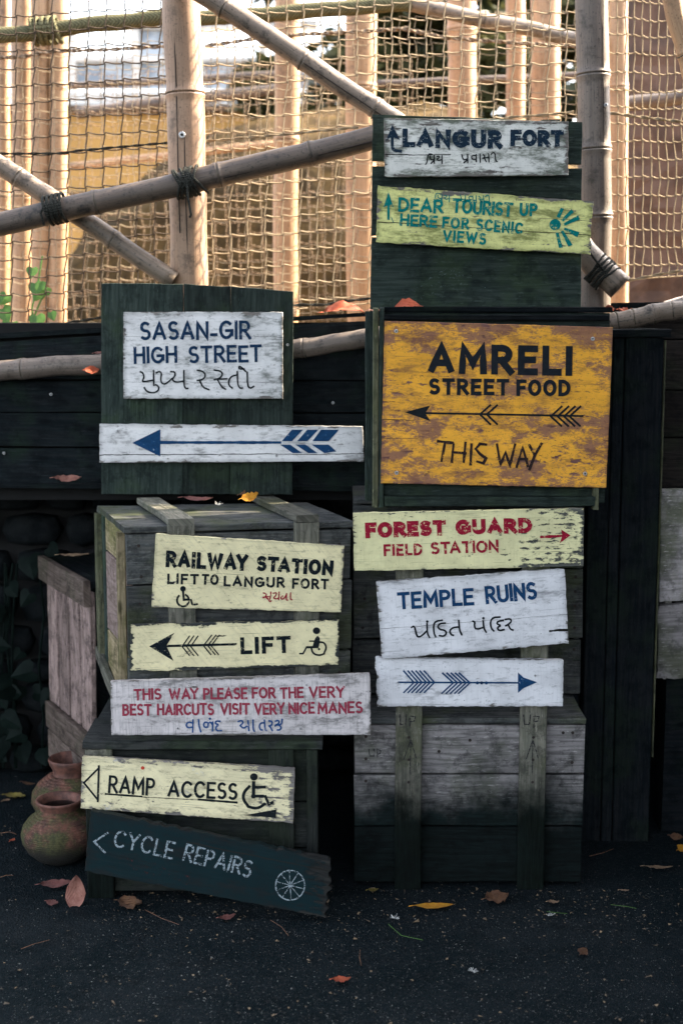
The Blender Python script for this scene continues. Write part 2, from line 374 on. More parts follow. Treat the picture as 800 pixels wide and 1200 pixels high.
# ------------------------------------------------------------------ timber retaining wall
def board(parent, name, cs, Yf, th, mat, nu=24, nv=6, jag=(.5, .5, .5, .5), seed=0, wav=0, label=None, vert=False):
    """board given by its four front corners (TL,TR,BR,BL); edges jag = (top,right,bottom,left) roughness"""
    if not callable(Yf): Y0 = Yf; Yf = lambda x, y: Y0
    TL, TR, BR, BL = [Vector(c) for c in cs]
    W = (at(*TR, Yf(*TR))-at(*TL, Yf(*TL))).length; H = (at(*TL, Yf(*TL))-at(*BL, Yf(*BL))).length
    vs = []; uvs = []; fs = []
    for j in range(nv+1):
        t = j/nv
        for i in range(nu+1):
            s = i/nu
            p = (TL*(1-s)+TR*s)*(1-t)+(BL*(1-s)+BR*s)*t
            x, y = p
            if wav: y += wav*nz(x*.012, seed, 5)
            k = seed*7.7
            if j == 0: y += jag[0]*(nz(x*.11, k, 1)+.7*nz(x*.4, k, 2))
            if j == nv: y += jag[2]*(nz(x*.11, k, 3)+.7*nz(x*.4, k, 4))
            if i == 0: x += jag[3]*(nz(y*.13, k, 5)+.7*nz(y*.45, k, 6))
            if i == nu: x += jag[1]*(nz(y*.13, k, 7)+.7*nz(y*.45, k, 8))
            vs.append(at(x, y, Yf(x, y))); uvs.append(((1-t)*H+seed, s*W+seed*2.3) if vert else (s*W, (1-t)*H))
    id_ = lambda i, j: j*(nu+1)+i
    for j in range(nv):
        for i in range(nu): fs.append((id_(i, j), id_(i, j+1), id_(i+1, j+1), id_(i+1, j)))
    per = [id_(i, 0) for i in range(nu)]+[id_(nu, j) for j in range(nv)]+[id_(i, nv) for i in range(nu, 0, -1)]+[id_(0, j) for j in range(nv, 0, -1)]
    n0 = len(vs); d1 = Vector((0, .0015, 0)); ctr = sum(vs, Vector())/len(vs)
    for q in per: vs.append(vs[q]+(vs[q]-ctr).normalized()*.0012+Vector((0, .0022, 0))); uvs.append(uvs[q])
    for q in per: vs.append(vs[q]+Vector((0, th, 0))); uvs.append((uvs[q][0]+.004, uvs[q][1]+.012))
    m = len(per)
    for a in range(m):
        b = (a+1) % m
        fs.append((per[a], per[b], n0+b, n0+a)); fs.append((n0+a, n0+b, n0+m+b, n0+m+a))
    fs.append(tuple(n0+m+a for a in range(m)))
    mb = MB(); mb.add(vs, fs, uvs); o = mb.build(name, mat, parent)
    if label: o['label'] = label
    return o, W, H

wall = empty('timber_retaining_wall', (0, 4.12, 0), 'near-black wall of long horizontal timber boards under the bamboo and netting', 'wall')
rows = [((-60, 404), (430, 376), (430, 402), (-60, 430), 0), ((-60, 431), (430, 403), (430, 445), (-60, 444), 0),
        ((-60, 446), (430, 447), (430, 483), (-60, 482), .004), ((-60, 484), (430, 485), (430, 524), (-60, 522), -.002), ((-60, 525), (430, 527), (430, 570), (-60, 565), .003)]
for k, (a, b, c, d, dy) in enumerate(rows):
    board(wall, 'board', (a, b, c, d), 4.12+dy, .035, M['black'], 10, 2, (1, 0, 1, 0), seed=k)
# continuation to the right, behind the signs and the tall dark box
rr = [((434, 374), (870, 372), (870, 396), (434, 400)), ((434, 402), (870, 398), (870, 456), (434, 456)), ((434, 458), (870, 458), (870, 512), (434, 512)), ((434, 514), (870, 514), (870, 570), (434, 570))]
for k, q in enumerate(rr): board(wall, 'board', q, 4.122, .035, M['brownwall'], 10, 2, (1, 0, 1, 0), seed=k+9)
# a black capping plank and a bottom ledge
F0 = Frame((0, 0, 0), (1, 0, 0), (0, 1, 0))
zt = at(0, 402, 4.12).z
board(wall, 'ledge', ((-60, 566), (440, 571), (440, 576), (-60, 571)), 4.095, .09, M['black'], 10, 1, (.5, 0, .5, 0), seed=4)
board(wall, 'capping_board', ((-60, 394), (430, 366), (430, 371), (-60, 400)), 4.13, .1, M['black'], 12, 1, (1, 0, 1, 0), seed=24)
board(wall, 'capping_board', ((434, 360), (870, 352), (870, 372), (434, 373)), 4.16, .08, M['black'], 12, 1, (1, 0, 1, 0), seed=25)
for q in ((5, 531), (150, 412), (390, 472), (60, 462)): screw_later.append(q)
# dark rubble wall in the recess below
rub = empty('rubble_wall', (0, 4.5, 0), 'unlit rough stone wall in the recess under the dark boards', 'wall')
M['stone'] = mat_flat('dark_damp_stone', (.006, .008, .009), (.014, .016, .017), 14, .9, .012, .04)
M['lime'] = mat_flat('pale_mortar_stone', (.03, .03, .032), (.01, .011, .012), 18, .9, .012, .04)
box(rub, 'backing', F0, (-2.6, 2.6), (4.56, 4.75), (0, 1.0), 'x', M['hole'], 0, .002, 1)
rs = random.Random(4); zz = .0
while zz < .98:
    hh = rs.uniform(.07, .13); xx = -1.7+rs.uniform(-.1, 0)
    while xx < .3:
        ww = rs.uniform(.1, .22)
        mb = MB(); cx, cz = xx+ww/2, zz+hh/2; vs = []; fs = []
        for j in range(4):
            th = math.pi*(j+.5)/4
            for i in range(8):
                ph = 2*math.pi*i/8
                q = Vector((math.copysign(abs(math.sin(th)*math.cos(ph))**.6, math.cos(ph)), math.copysign(abs(math.cos(th))**.6, math.cos(th)), math.copysign(abs(math.sin(th)*math.sin(ph))**.6, math.sin(ph))))
                q *= 1+.12*nz(q.x*2+cx*9, q.y*2, q.z*2+cz*9)
                vs.append((cx+q.x*ww*.49, 4.54-q.y*.06, cz+q.z*hh*.49))
        for j in range(3):
            for i in range(8): fs.append((j*8+i, j*8+(i+1) % 8, (j+1)*8+(i+1) % 8, (j+1)*8+i))
        fs += [tuple(reversed(range(8))), tuple(range(24, 32))]
        mb.add(vs, fs); mb.build('stone', M['lime'] if rs.random() < .12 else M['stone'], rub, smooth=True)
        xx += ww+.008
    zz += hh+.006

# ------------------------------------------------------------------ crates
def nails(parent, fr, pts, r=.0045, y=-.001):
    mb = MB()
    for x, z in pts:
        vs = [fr.p(x+r*math.cos(a*math.pi/3), y-.001, z+r*math.sin(a*math.pi/3)) for a in range(6)]
        mb.add(vs, [(0, 1, 2, 3, 4, 5)])
    if pts: mb.build('nail_heads', M['nail'], parent)

# lower left box
M['boxtop'] = mat_plank('splintered_dark_top', (.022, .025, .025), (.05, .052, .05), (.007, .009, .009), mossamt=.5)
zl = at(98, 868, 3.5).z; Xl = at(98, 900, 3.5).x
fr = yawf((Xl, 3.5, 0), 0)
LL = empty('low_wooden_box', fr.o, 'dark low wooden box on the ground behind the yellow RAMP ACCESS sign', 'box')
Wl = at(372, 900, 3.5).x-Xl
box(LL, 'top_board', fr, (0, Wl+.012), (-.006, .2), (zl-.022, zl), 'x', M['boxtop'], .003)
box(LL, 'top_board', fr, (0, Wl+.008), (.205, .43), (zl-.02, zl-.003), 'x', M['boxtop'], .003)
zs = [0.012, .13, .255, zl-.026]
for k in range(3): box(LL, 'front_plank', fr, (.0, Wl), (.018, .036), (zs[k], zs[k+1]-.004), 'x', M['boxdark'])
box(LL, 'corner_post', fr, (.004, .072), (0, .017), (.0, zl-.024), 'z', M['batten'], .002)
box(LL, 'corner_post', fr, (Wl-.125, Wl-.06), (0, .017), (.0, zl-.024), 'z', M['boxdark'], .002)
box(LL, 'corner_post', fr, (Wl-.028, Wl), (0, .017), (.0, zl-.024), 'z', M['boxdark'], .002)
for x in (0, Wl-.018): box(LL, 'side_panel', fr, (x+.001, x+.017), (.037, .42), (.01, zl-.026), 'y', M['boxdark'])
box(LL, 'back_panel', fr, (.02, Wl-.02), (.405, .42), (.01, zl-.026), 'x', M['boxdark'])

# upper left crate (standing skewed, its left side showing)
T1 = at(148, 617, 3.56); zt = T1.z; zb = zl+.002
fr = yawf((T1.x, 3.56, 0), 9, 19)
W = .575; D = .41
UL = empty('large_wooden_crate', fr.p(0, 0, zb), 'large grey crate with mossy pale left side under the RAILWAY STATION sign', 'crate')
hs = [zb+.006, zb+.20, zt-.152, zt-.018]
for k in range(3): box(UL, 'front_plank', fr, (0, W), (0, .018), (hs[k]+.002, hs[k+1]-.003), 'x', M['greyup'], .002)
xb = at(197, 700, 3.57).x-T1.x, at(228, 700, 3.57).x-T1.x
x2 = .425, .487
for a, b in ((xb[0], xb[1]), x2):
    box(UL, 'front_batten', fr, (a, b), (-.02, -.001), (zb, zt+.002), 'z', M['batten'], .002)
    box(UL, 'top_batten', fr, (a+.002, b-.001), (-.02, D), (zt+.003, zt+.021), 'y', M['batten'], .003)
ys = [-.004, .135, .27, D]
for k in range(3): box(UL, 'top_plank', fr, (-.006, W+.006), (ys[k], ys[k+1]-.004), (zt-.017, zt), 'x', M['greyup'], .003)
# left side: horizontal boards, the middle one a reused pale board; back corner post; inner gap
box(UL, 'side_plank', fr, (.001, .017), (.02, D-.09), (zt-.11, zt-.019), 'y', M['side'])
box(UL, 'side_plank', fr, (.001, .017), (.02, D-.06), (zt-.33, zt-.115), 'y', M['pinkside'], label='pale pinkish reused side board with faint writing')
box(UL, 'side_plank', fr, (.001, .017), (.02, D-.06), (zt-.47, zt-.334), 'y', M['side'])
box(UL, 'corner_post', fr, (-.02, 0), (.019, .042), (zb, zt-.019), 'z', M['side'], .002)
box(UL, 'corner_post', fr, (-.016, .012), (D-.045, D-.005), (zb+.10, zt-.019), 'z', M['lightedge'], .002)
box(UL, 'corner_post', fr, (-.004, .02), (D-.09, D-.06), (zb+.10, zt-.019), 'z', M['green'], .002)
# slanting brace at the foot of the side
brf = Frame(fr.p(-.02, D, zb+.125), fr.p(-.02, .02, zb+.03)-fr.p(-.02, D, zb+.125), fr.ex, (0, 0, 1))
brl = (fr.p(-.02, .02, zb+.03)-fr.p(-.02, D, zb+.125)).length
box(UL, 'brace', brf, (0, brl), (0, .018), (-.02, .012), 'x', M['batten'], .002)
box(UL, 'side_panel', fr, (W-.018, W-.001), (.02, D), (zb+.006, zt-.019), 'y', M['greyup'])
box(UL, 'back_panel', fr, (.02, W-.02), (D-.016, D), (zb+.006, zt-.019), 'x', M['hole'])
nails(UL, fr, [(.03, zt-.05), (.035, zt-.13), (.03, zt-.2), (.05, zt-.3), (W-.03, zt-.06), (W-.03, zt-.2), (W-.032, zt-.29), (W-.03, zt-.4), (.02, zt-.36)])
# faint writing on the pale board
# lower right crate
zr = at(415, 841, 3.58).z; Xr = at(415, 900, 3.58).x; Wr = at(683, 900, 3.58).x-Xr
fr = yawf((Xr, 3.58, 0), 0)
LR = empty('plank_crate', fr.o, 'grey plank crate on the ground with two battens marked UP', 'crate')
hs = [.01, .165, .307, zr-.016]
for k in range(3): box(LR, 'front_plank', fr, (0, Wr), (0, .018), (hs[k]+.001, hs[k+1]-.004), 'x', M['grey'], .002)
ys = [-.008, .12, .25, .38]
for k in range(3): box(LR, 'top_plank', fr, (-.004, Wr+.003), (ys[k], ys[k+1]-.004), (zr-.014, zr), 'x', M['greyup'], .003)
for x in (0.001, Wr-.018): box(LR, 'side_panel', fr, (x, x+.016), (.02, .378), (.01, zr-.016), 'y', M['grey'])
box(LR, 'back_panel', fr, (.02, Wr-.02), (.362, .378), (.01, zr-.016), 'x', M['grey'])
zup = at(470, 606, 3.56).z
bats = [(at(463, 900, 3.56).x-Xr, at(494, 900, 3.56).x-Xr), (at(608, 900, 3.56).x-Xr, at(639, 900, 3.56).x-Xr)]
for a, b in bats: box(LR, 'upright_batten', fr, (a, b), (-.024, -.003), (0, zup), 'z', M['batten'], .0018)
pn = [(random.uniform(.0, Wr), random.uniform(.2, zr)) for _ in range(0)]
nails(LR, fr, [(.03, zr-.05), (.03, zr-.11), (.03, zr-.17), (Wr-.03, zr-.04), (Wr-.055, zr-.04), (Wr-.03, zr-.12), (.3, zr-.06), (.22, zr-.09), (.16, zr-.1)])
nails(LR, fr, [((a+b)/2, z) for a, b in bats for z in (zr-.045, zr-.105, zr-.165)], y=-.0252, r=.004)
# upper right crate
Yu = 3.78; Xu = at(414, 700, Yu).x; Wu = at(682, 700, Yu).x-Xu; ztu = at(500, 590, Yu).z; zbu = zr+.002
fr = yawf((Xu, Yu, 0), 0)
UR = empty('upper_plank_crate', fr.p(0, 0, zbu), 'grey plank crate mostly hidden behind the TEMPLE RUINS sign', 'crate')
hs = [zbu+.006, zbu+.16, at(500, 667, Yu).z, ztu-.002]
for k in range(3): box(UR, 'front_plank', fr, (0, Wu), (0, .018), (hs[k]+.002, hs[k+1]-.003), 'x', M['greyup'], .003)
for x in (0.001, Wu-.018): box(UR, 'side_panel', fr, (x, x+.016), (.019, .3), (zbu+.006, ztu-.002), 'y', M['greyup'])
box(UR, 'back_panel', fr, (.02, Wu-.02), (.285, .3), (zbu+.006, ztu-.002), 'x', M['greyup'])
box(UR, 'top_panel', fr, (0, Wu), (0, .3), (ztu-.001, ztu+.012), 'x', M['greyup'])
nails(UR, fr, [(Wu-.02, z) for z in (ztu-.24, ztu-.28, ztu-.34, ztu-.4, ztu-.2)]+[(.03, ztu-.26), (.025, ztu-.34)])
# box behind the orange sign
Yo = 3.66; zob = ztu+.015; zot = at(500, 366, Yo).z; Xo = at(450, 480, Yo).x; Wo = at(711, 480, Yo).x-Xo
fr = yawf((Xo, Yo, 0), 0)
OB = empty('green_wooden_box', fr.p(0, 0, zob), 'dark green box standing on the upper crate behind the orange sign', 'box')
for k in range(4):
    z0 = zob+(zot-zob)*k/4; box(OB, 'front_plank', fr, (0, Wo), (0, .018), (z0+.002, z0+(zot-zob)/4-.002), 'x', M['green'])
for x in (0.001, Wo-.018): box(OB, 'side_panel', fr, (x, x+.016), (.019, .27), (zob, zot-.001), 'y', M['green'])
box(OB, 'back_panel', fr, (.02, Wo-.02), (.255, .27), (zob, zot-.001), 'x', M['green'])
box(OB, 'lid', fr, (-.002, Wo+.004), (-.008, .27), (zot, zot+.014), 'x', M['dark'], .002)
box(OB, 'lid_batten', fr, (.0, Wo-.005), (-.022, -.009), (zot-.02, zot-.006), 'x', M['dark'], .002)
box(OB, 'bottom_rail', fr, (.0, Wo-.03), (-.03, -.001), (zob-.003, zob+.022), 'x', M['green'], .003)
e0 = at(437, 480, 3.64).x-Xo; e1 = at(448.5, 480, 3.64).x-Xo
box(OB, 'edge_slat', fr, (e0, e1-.011), (-.02, .02), (zob-.006, zot+.012), 'z', M['lightedge'], .002, label='worn pale edge slat')
box(OB, 'edge_slat', fr, (e1-.0095, e1+.002), (-.022, .018), (zob-.006, zot+.010), 'z', M['green'], .002)
f0 = at(428, 480, 3.72).x-Xo; f1 = at(438.5, 480, 3.72).x-Xo
box(OB, 'edge_slat', fr, (f0, f1+.004), (.06, .09), (zob, zot+.003), 'z', M['green'], .002)
box(OB, 'bottom_leg', fr, (Wo-.034, Wo-.02), (-.028, .0), (zob-.012, zob+.05), 'z', M['lightedge'], .001)
# green boards on top of it (right) and on the left crate
GR = empty('green_board_panel', at(560, 363, 3.8), 'dark green plank panel behind the LANGUR FORT sign with a gap between planks', 'board panel')
board(GR, 'plank', ((437, 134), (681, 143), (681, 192), (436.5, 188)), 3.80, .022, M['green'], 14, 3, (1, 1, 1, 1), 1)
board(GR, 'plank', ((436.5, 195), (681, 197.5), (680.5, 276), (435.5, 276)), 3.802, .022, M['green'], 14, 3, (.8, .8, .6, .8), 2)
board(GR, 'plank', ((435.5, 278), (680.5, 278), (680, 362.5), (434, 362.5)), 3.80, .022, M['green'], 14, 3, (.5, .8, .6, .8), 3, label='lowest dark green plank with scuffed chalky scratches')
box(GR, 'back_cleat', Frame(at(470, 362, 3.826), (1, 0, 0), (0, 1, 0)), (0, .05), (0, .02), (0, .5), 'z', M['green'])
box(GR, 'back_cleat', Frame(at(630, 362, 3.826), (1, 0, 0), (0, 1, 0)), (0, .05), (0, .02), (0, .49), 'z', M['green'])
GL = empty('green_board_panel', at(230, 578, 3.99), 'dark green upright plank panel behind the SASAN-GIR HIGH STREET sign', 'board panel')
for k, (a, b, ta, tb) in enumerate(((119, 214, 332, 333), (215.5, 270, 333.5, 336), (271, 343.5, 336, 342))):
    board(GL, 'plank', ((a, ta), (b, tb), (b-1.5*(k > 0), 579), (a-1.5*(k > 0), 579)), 3.985+.002*(k % 2), .022, M['green'], 6, 14, (1.2, .4, 1, .4), 11+k, vert=True)
box(GL, 'back_cleat', Frame(at(122, 420, 4.01), (1, 0, 0), (0, 1, 0)), (0, .52), (0, .02), (0, .05), 'x', M['green'])
box(GL, 'back_cleat', Frame(at(122, 560, 4.01), (1, 0, 0), (0, 1, 0)), (0, .52), (0, .02), (0, .05), 'x', M['green'])
# tall dark cabinet right
Yc = 3.9; Xc = at(688, 600, Yc).x; Wc = at(774, 600, Yc).x-Xc; zc = at(740, 396, Yc).z
fr = yawf((Xc, Yc, 0), 0)
CB = empty('tall_wooden_cabinet', fr.o, 'tall near-black upright board box right of the orange sign', 'cabinet')
xs = [0, .06, at(727, 600, Yc).x-Xc, Wc-.005]
for k in range(3): box(CB, 'upright_board', fr, (xs[k]+.0015, xs[k+1]-.0015), (.002*(k % 2), .022), (0, zc), 'z', M['dark'], .0015)
box(CB, 'corner_strip', fr, (Wc-.004, Wc), (-.002, .012), (.25, zc-.005), 'z', M['lightedge'], .0005)
box(CB, 'cap_board', fr, (at(716, 390, Yc).x-Xc, Wc+.008), (-.012, .2), (zc+.001, at(740, 386, Yc).z), 'x', M['dark'], .002)
for x in (0, Wc-.02): box(CB, 'side_board', fr, (x+.001, x+.016), (.024, .2), (0, zc), 'z', M['dark'])
box(CB, 'filler_board', fr, (-.12, -.002), (.05, .07), (0, zc), 'z', M['dark'], .002)
# right edge crate
RC = empty('pale_plank_crate', at(800, 800, 3.95), 'pale greyish crate of two split planks cut off by the right picture edge', 'crate')
M['pale'] = mat_plank('pale_split_timber', (.3, .28, .27), (.42, .38, .38), (.07, .07, .06), moss=(.07, .085, .035), mossamt=.7)
board(RC, 'front_plank', ((774, 574), (872, 573), (872, 698), (772.5, 706)), 3.95, .03, M['pale'], 10, 8, (1, 1, 3, 1.5), 31)
board(RC, 'front_plank', ((771.5, 710), (872, 705), (872, 792), (769.5, 795)), 3.95, .03, M['pale'], 10, 8, (2, 1, 3, 2), 32)
box(RC, 'side_panel', Frame(at(776, 796, 3.981), (1, 0, 0), (0, 1, 0)), (0, .018), (0, .11), (0, .52), 'y', M['pale'])
box(RC, 'support_block', Frame((at(780, 800, 3.97).x, 3.97, 0), (1, 0, 0), (0, 1, 0)), (0, .3), (0, .1), (0, at(790, 795, 3.97).z), 'x', M['dark'])
# narrow slatted crate left
A = at(53, 652, 4.36); B = at(106, 680, 3.95); ztop = B.z; exv = Vector((B.x-A.x, B.y-A.y, 0)); Ls = exv.length
eyv = Vector((0, 0, 1)).cross(exv).normalized()
if eyv.x < 0: eyv = -eyv
fr = Frame((A.x, A.y, 0), exv, eyv); z0 = .215
SC = empty('slatted_crate', fr.p(Ls/2, 0, 0), 'narrow crate of pinkish weathered upright slats left of the large crate', 'crate')
box(SC, 'top_rail', fr, (-.015, Ls+.004), (-.02, 0), (ztop-.075, ztop), 'x', M['slatrail'], .003)
sw = Ls/4
for k in range(4):
    sf = Frame(fr.p(sw*k+.004, 0.001, z0), fr.ex, fr.ey, Vector((0, 0, 1))+fr.ex*(.03 if k in (1,) else .012))
    box(SC, 'slat', sf, (0, sw-.024+.006*(k % 2)), (0, .016), (-.004+.01*(k % 2), ztop-.04-z0), 'z', M['slat'], .006, seg=8)
box(SC, 'bottom_rail', fr, (.03, Ls+.03), (-.021, -.002), (z0, z0+.08), 'x', M['slatrail'], .003)
box(SC, 'bottom_rail', fr, (.04, Ls+.03), (-.018, 0), (.12, z0-.008), 'x', M['slatrail'], .003)
box(SC, 'leg', fr, (Ls-.02, Ls+.02), (.06, .1), (0, z0-.01), 'z', M['slatrail'])
box(SC, 'leg', fr, (.05, .1), (.02, .06), (0, z0-.01), 'z', M['slatrail'])
box(SC, 'lid_board', fr, (0, Ls), (.001, .16), (ztop-.025, ztop-.006), 'x', M['dark'], .003)
box(SC, 'back_panel', fr, (.0, Ls), (.145, .16), (z0, ztop-.026), 'x', M['dark'], .003)

# ------------------------------------------------------------------ lettering
def arc(cx, cy, rx, ry, a0, a1, n=9):
    return [(cx+rx*math.cos(R(a0+(a1-a0)*i/n)), cy+ry*math.sin(R(a0+(a1-a0)*i/n))) for i in range(n+1)]
G = {
 'A': (.74, [[(0, 0), (.37, 1), (.74, 0)], [(.13, .32), (.61, .32)]]),
 'B': (.56, [[(0, 0), (0, 1)], [(0, 1), (.26, 1)]+arc(.26, .77, .24, .23, 90, -90)+[(0, .54)], [(.26, .54)]+arc(.28, .27, .28, .27, 90, -90)+[(0, 0)]]),
 'C': (.68, [arc(.38, .5, .38, .5, 48, 312, 14)]),
 'D': (.66, [[(0, 0), (0, 1)], [(0, 1), (.2, 1)]+arc(.2, .5, .46, .5, 90, -90, 12)+[(0, 0)]]),
 'E': (.5, [[(.5, 1), (0, 1), (0, 0), (.5, 0)], [(0, .52), (.43, .52)]]),
 'F': (.48, [[(.5, 1), (0, 1), (0, 0)], [(0, .5), (.42, .5)]]),
 'G': (.74, [arc(.38, .5, .38, .5, 50, 350, 14), [(.4, .45), (.76, .45), (.76, .2)]]),
 'H': (.62, [[(0, 0), (0, 1)], [(.62, 0), (.62, 1)], [(0, .52), (.62, .52)]]),
 'I': (0, [[(0, 0), (0, 1)]]),
 'L': (.46, [[(0, 1), (0, 0), (.48, 0)]]),
 'M': (.8, [[(0, 0), (.04, 1), (.4, .3), (.76, 1), (.8, 0)]]),
 'N': (.64, [[(0, 0), (0, 1), (.64, 0), (.64, 1)]]),
 'O': (.76, [arc(.38, .5, .38, .5, 90, 450, 20)]),
 'P': (.54, [[(0, 0), (0, 1)], [(0, 1), (.28, 1)]+arc(.28, .74, .26, .26, 90, -90)+[(0, .48)]]),
 'R': (.58, [[(0, 0), (0, 1)], [(0, 1), (.28, 1)]+arc(.28, .74, .26, .26, 90, -90)+[(0, .48)], [(.26, .46), (.6, 0)]]),
 'S': (.54, [arc(.27, .75, .25, .25, 48, 255, 10)+arc(.27, .26, .27, .26, 62, -132, 10)]),
 'T': (.62, [[(0, 1), (.62, 1)], [(.31, 1), (.31, 0)]]),
 'U': (.62, [[(0, 1), (0, .3)]+arc(.31, .3, .31, .3, 180, 360, 10)+[(.62, 1)]]),
 'V': (.68, [[(0, 1), (.34, 0), (.68, 1)]]),
 'W': (.98, [[(0, 1), (.24, 0), (.49, .85), (.74, 0), (.98, 1)]]),
 'Y': (.66, [[(0, 1), (.33, .48), (.66, 1)], [(.33, .48), (.33, 0)]]),
 '-': (.3, [[(0, .2), (.3, .2)]]), '.': (.04, [[(0, .6), (.06, .6)]]),
}
class Paint:
    """collects painted strokes and shapes on a board's face; each gets a hair of thickness of its own"""
    def __init__(s, Yf): s.mb = MB(); s.Yf = Yf if callable(Yf) else (lambda x, y: Yf); s.k = 0
    def P(s, x, y): return at(x, y, s.Yf(x, y)-.0012-.00005*s.k)
    def poly(s, pts):
        s.k = (s.k+1) % 24
        vs = [s.P(*p) for p in pts]
        from mathutils.geometry import tessellate_polygon
        tr = tessellate_polygon([[Vector((p[0], p[1], 0)) for p in pts]])
        s.mb.add(vs, [tuple(t) for t in tr])
    def disc(s, x, y, r, ry=None): s.poly([(x+r*math.cos(a*math.pi/10), y+(ry or r)*math.sin(a*math.pi/10)) for a in range(20)])
    def stroke(s, pts, w, cap=.5, wob=.06, taper=0):
        s.k = (s.k+1) % 24
        P = [Vector(p) for p in pts]; P = [p for i, p in enumerate(P) if i == 0 or (p-P[i-1]).length > 1e-4]
        if len(P) < 2: return
        closed = (P[0]-P[-1]).length < .01*w+.01 and len(P) > 6
        if not closed:
            P[0] = P[0]+(P[0]-P[1]).normalized()*w*cap; P[-1] = P[-1]+(P[-1]-P[-2]).normalized()*w*cap
            # subdivide long runs so the edge can wobble
            Q = [P[0]]
            for a, b in zip(P, P[1:]):
                m = max(1, int((b-a).length/(w*1.6)))
                for i in range(1, m+1): Q.append(a.lerp(b, i/m))
            P = Q
        n = len(P); vs = []; fs = []; sd_ = random.random()*90
        for i in range(n):
            if closed: a = P[i]-P[i-1] if i else P[0]-P[-2]; b = P[(i+1) % n]-P[i] if i < n-1 else P[1]-P[0]
            else:
                a = P[i]-P[i-1] if i else P[1]-P[0]; b = P[i+1]-P[i] if i < n-1 else P[i]-P[i-1]
            a = a.normalized(); b = b.normalized(); t = a+b
            t = t.normalized() if t.length > .15 else b
            nn = Vector((-t.y, t.x)); sc = 1/max(.5, abs(nn.dot(Vector((-b.y, b.x)))))
            hw = w/2*sc*(1+wob*nz(i*.9, sd_, 0)*1.6)
            if taper: hw *= 1-taper*abs(2*i/(n-1)-1)**3
            vs += [s.P(*(P[i]+nn*hw)), s.P(*(P[i]-nn*hw))]
        for i in range(n-1): fs.append((2*i, 2*i+1, 2*i+3, 2*i+2))
        s.mb.add(vs, fs)
    def text(s, txt, p0, p1, h, w, slant=0, jit=.02, cap=.5):
        p0 = Vector(p0); p1 = Vector(p1); d = (p1-p0); L = d.length; d = d/L; up = Vector((d.y, -d.x))
        gap = .30*(1 if w/h < .2 else 1.4); hs_ = h-w; tot = 0; lay = []
        for i, c in enumerate(txt):
            if c == ' ': tot += .42; continue
            lay.append((c, tot)); tot += G[c][0]+gap
            if i+1 < len(txt) and txt[i:i+2] in ('LT', 'AV', 'TA', 'AY'): tot -= .14
        tot -= gap
        sx = (L-w)/tot
        for c, x0 in lay:
            jy = random.uniform(-jit, jit)*h; js = 1+random.uniform(-jit, jit)
            for st in G[c][1]:
                pts = []
                for (x, y) in st:
                    X = w/2+(x0+x)*sx+slant*y*hs_; Y = w/2+y*hs_*js+jy
                    pts.append(p0+d*X+up*Y)
                s.stroke(pts, w, cap if 'A' != c else .3)
    def build(s, name, mat, parent, label=None):
        o = s.mb.build(name, mat, parent)
        if label: o['label'] = label
        return o
def remap(strokes, off, k, dst=None):
    """strokes traced at k times size from off; optional dst=(x0,y0,sx,sy,slope)"""
    out = []
    for st in strokes:
        q = [(p[0]/k+off[0], p[1]/k+off[1]) for p in st]
        if dst: q = [(dst[0]+(x-off[0])*dst[2], dst[1]+(y-off[1])*dst[3]+(x-off[0])*dst[2]*dst[4]) for x, y in q]
        out.append(q)
    return out
def smooth(pts, it=2):
    for _ in range(it):
        q = [pts[0]]
        for a, b in zip(pts, pts[1:]):
            q.append((a[0]*.75+b[0]*.25, a[1]*.75+b[1]*.25)); q.append((a[0]*.25+b[0]*.75, a[1]*.25+b[1]*.75))
        q.append(pts[-1]); pts = q
    return pts
def screw(parent, px, py, Y, r=.0052):
    c = at(px, py, Y); mb = MB(); vs = [c+Vector((0, -.0035, 0))]; n = 10
    for (rr_, dy) in ((.35, -.0008), (.45, -.0035), (.8, -.0035), (1, -.0015), (1.0, .002)):
        vs += [c+Vector((r*rr_*math.cos(2*math.pi*k/n), dy, r*rr_*math.sin(2*math.pi*k/n))) for k in range(n)]
    vs[0] = c+Vector((0, -.0006, 0))
    fs = [(0, 1+(k+1) % n, 1+k) for k in range(n)]; mi = [0]*n
    for j in range(4):
        for k in range(n): fs.append((1+j*n+k, 1+j*n+(k+1) % n, 1+(j+1)*n+(k+1) % n, 1+(j+1)*n+k))
    mb.add(vs, fs); mb.mi = [1 if k < n else 0 for k in range(len(fs))]
    mb.build('screw', [M['screw'], M['nail']], parent)

for q in screw_later: screw(wall, q[0], q[1], 4.118, .0045)
PRIYA = [[(65,165),(78,152),(84,115),(88,78),(105,64),(130,72)], [(108,85),(110,112),(128,124),(146,118)], [(148,75),(148,155)], [(146,128),(116,156)],
         [(172,90),(196,88),(190,106),(172,114),(186,130),(218,120)], [(220,82),(220,158)]]
PRAVASI = [[(405,72),(410,95),(420,118),(440,120),(458,112)], [(460,70),(462,150)], [(458,122),(425,150)], [(540,82),(508,80),(494,98),(508,118),(540,116)], [(540,70),(542,142)],
           [(576,66),(579,146)], [(605,72),(622,84),(614,102),(600,110)], [(604,106),(655,100)], [(616,106),(636,140)], [(657,62),(660,142)], [(678,72),(698,52),(716,60),(720,100),(725,134),(740,138)]]

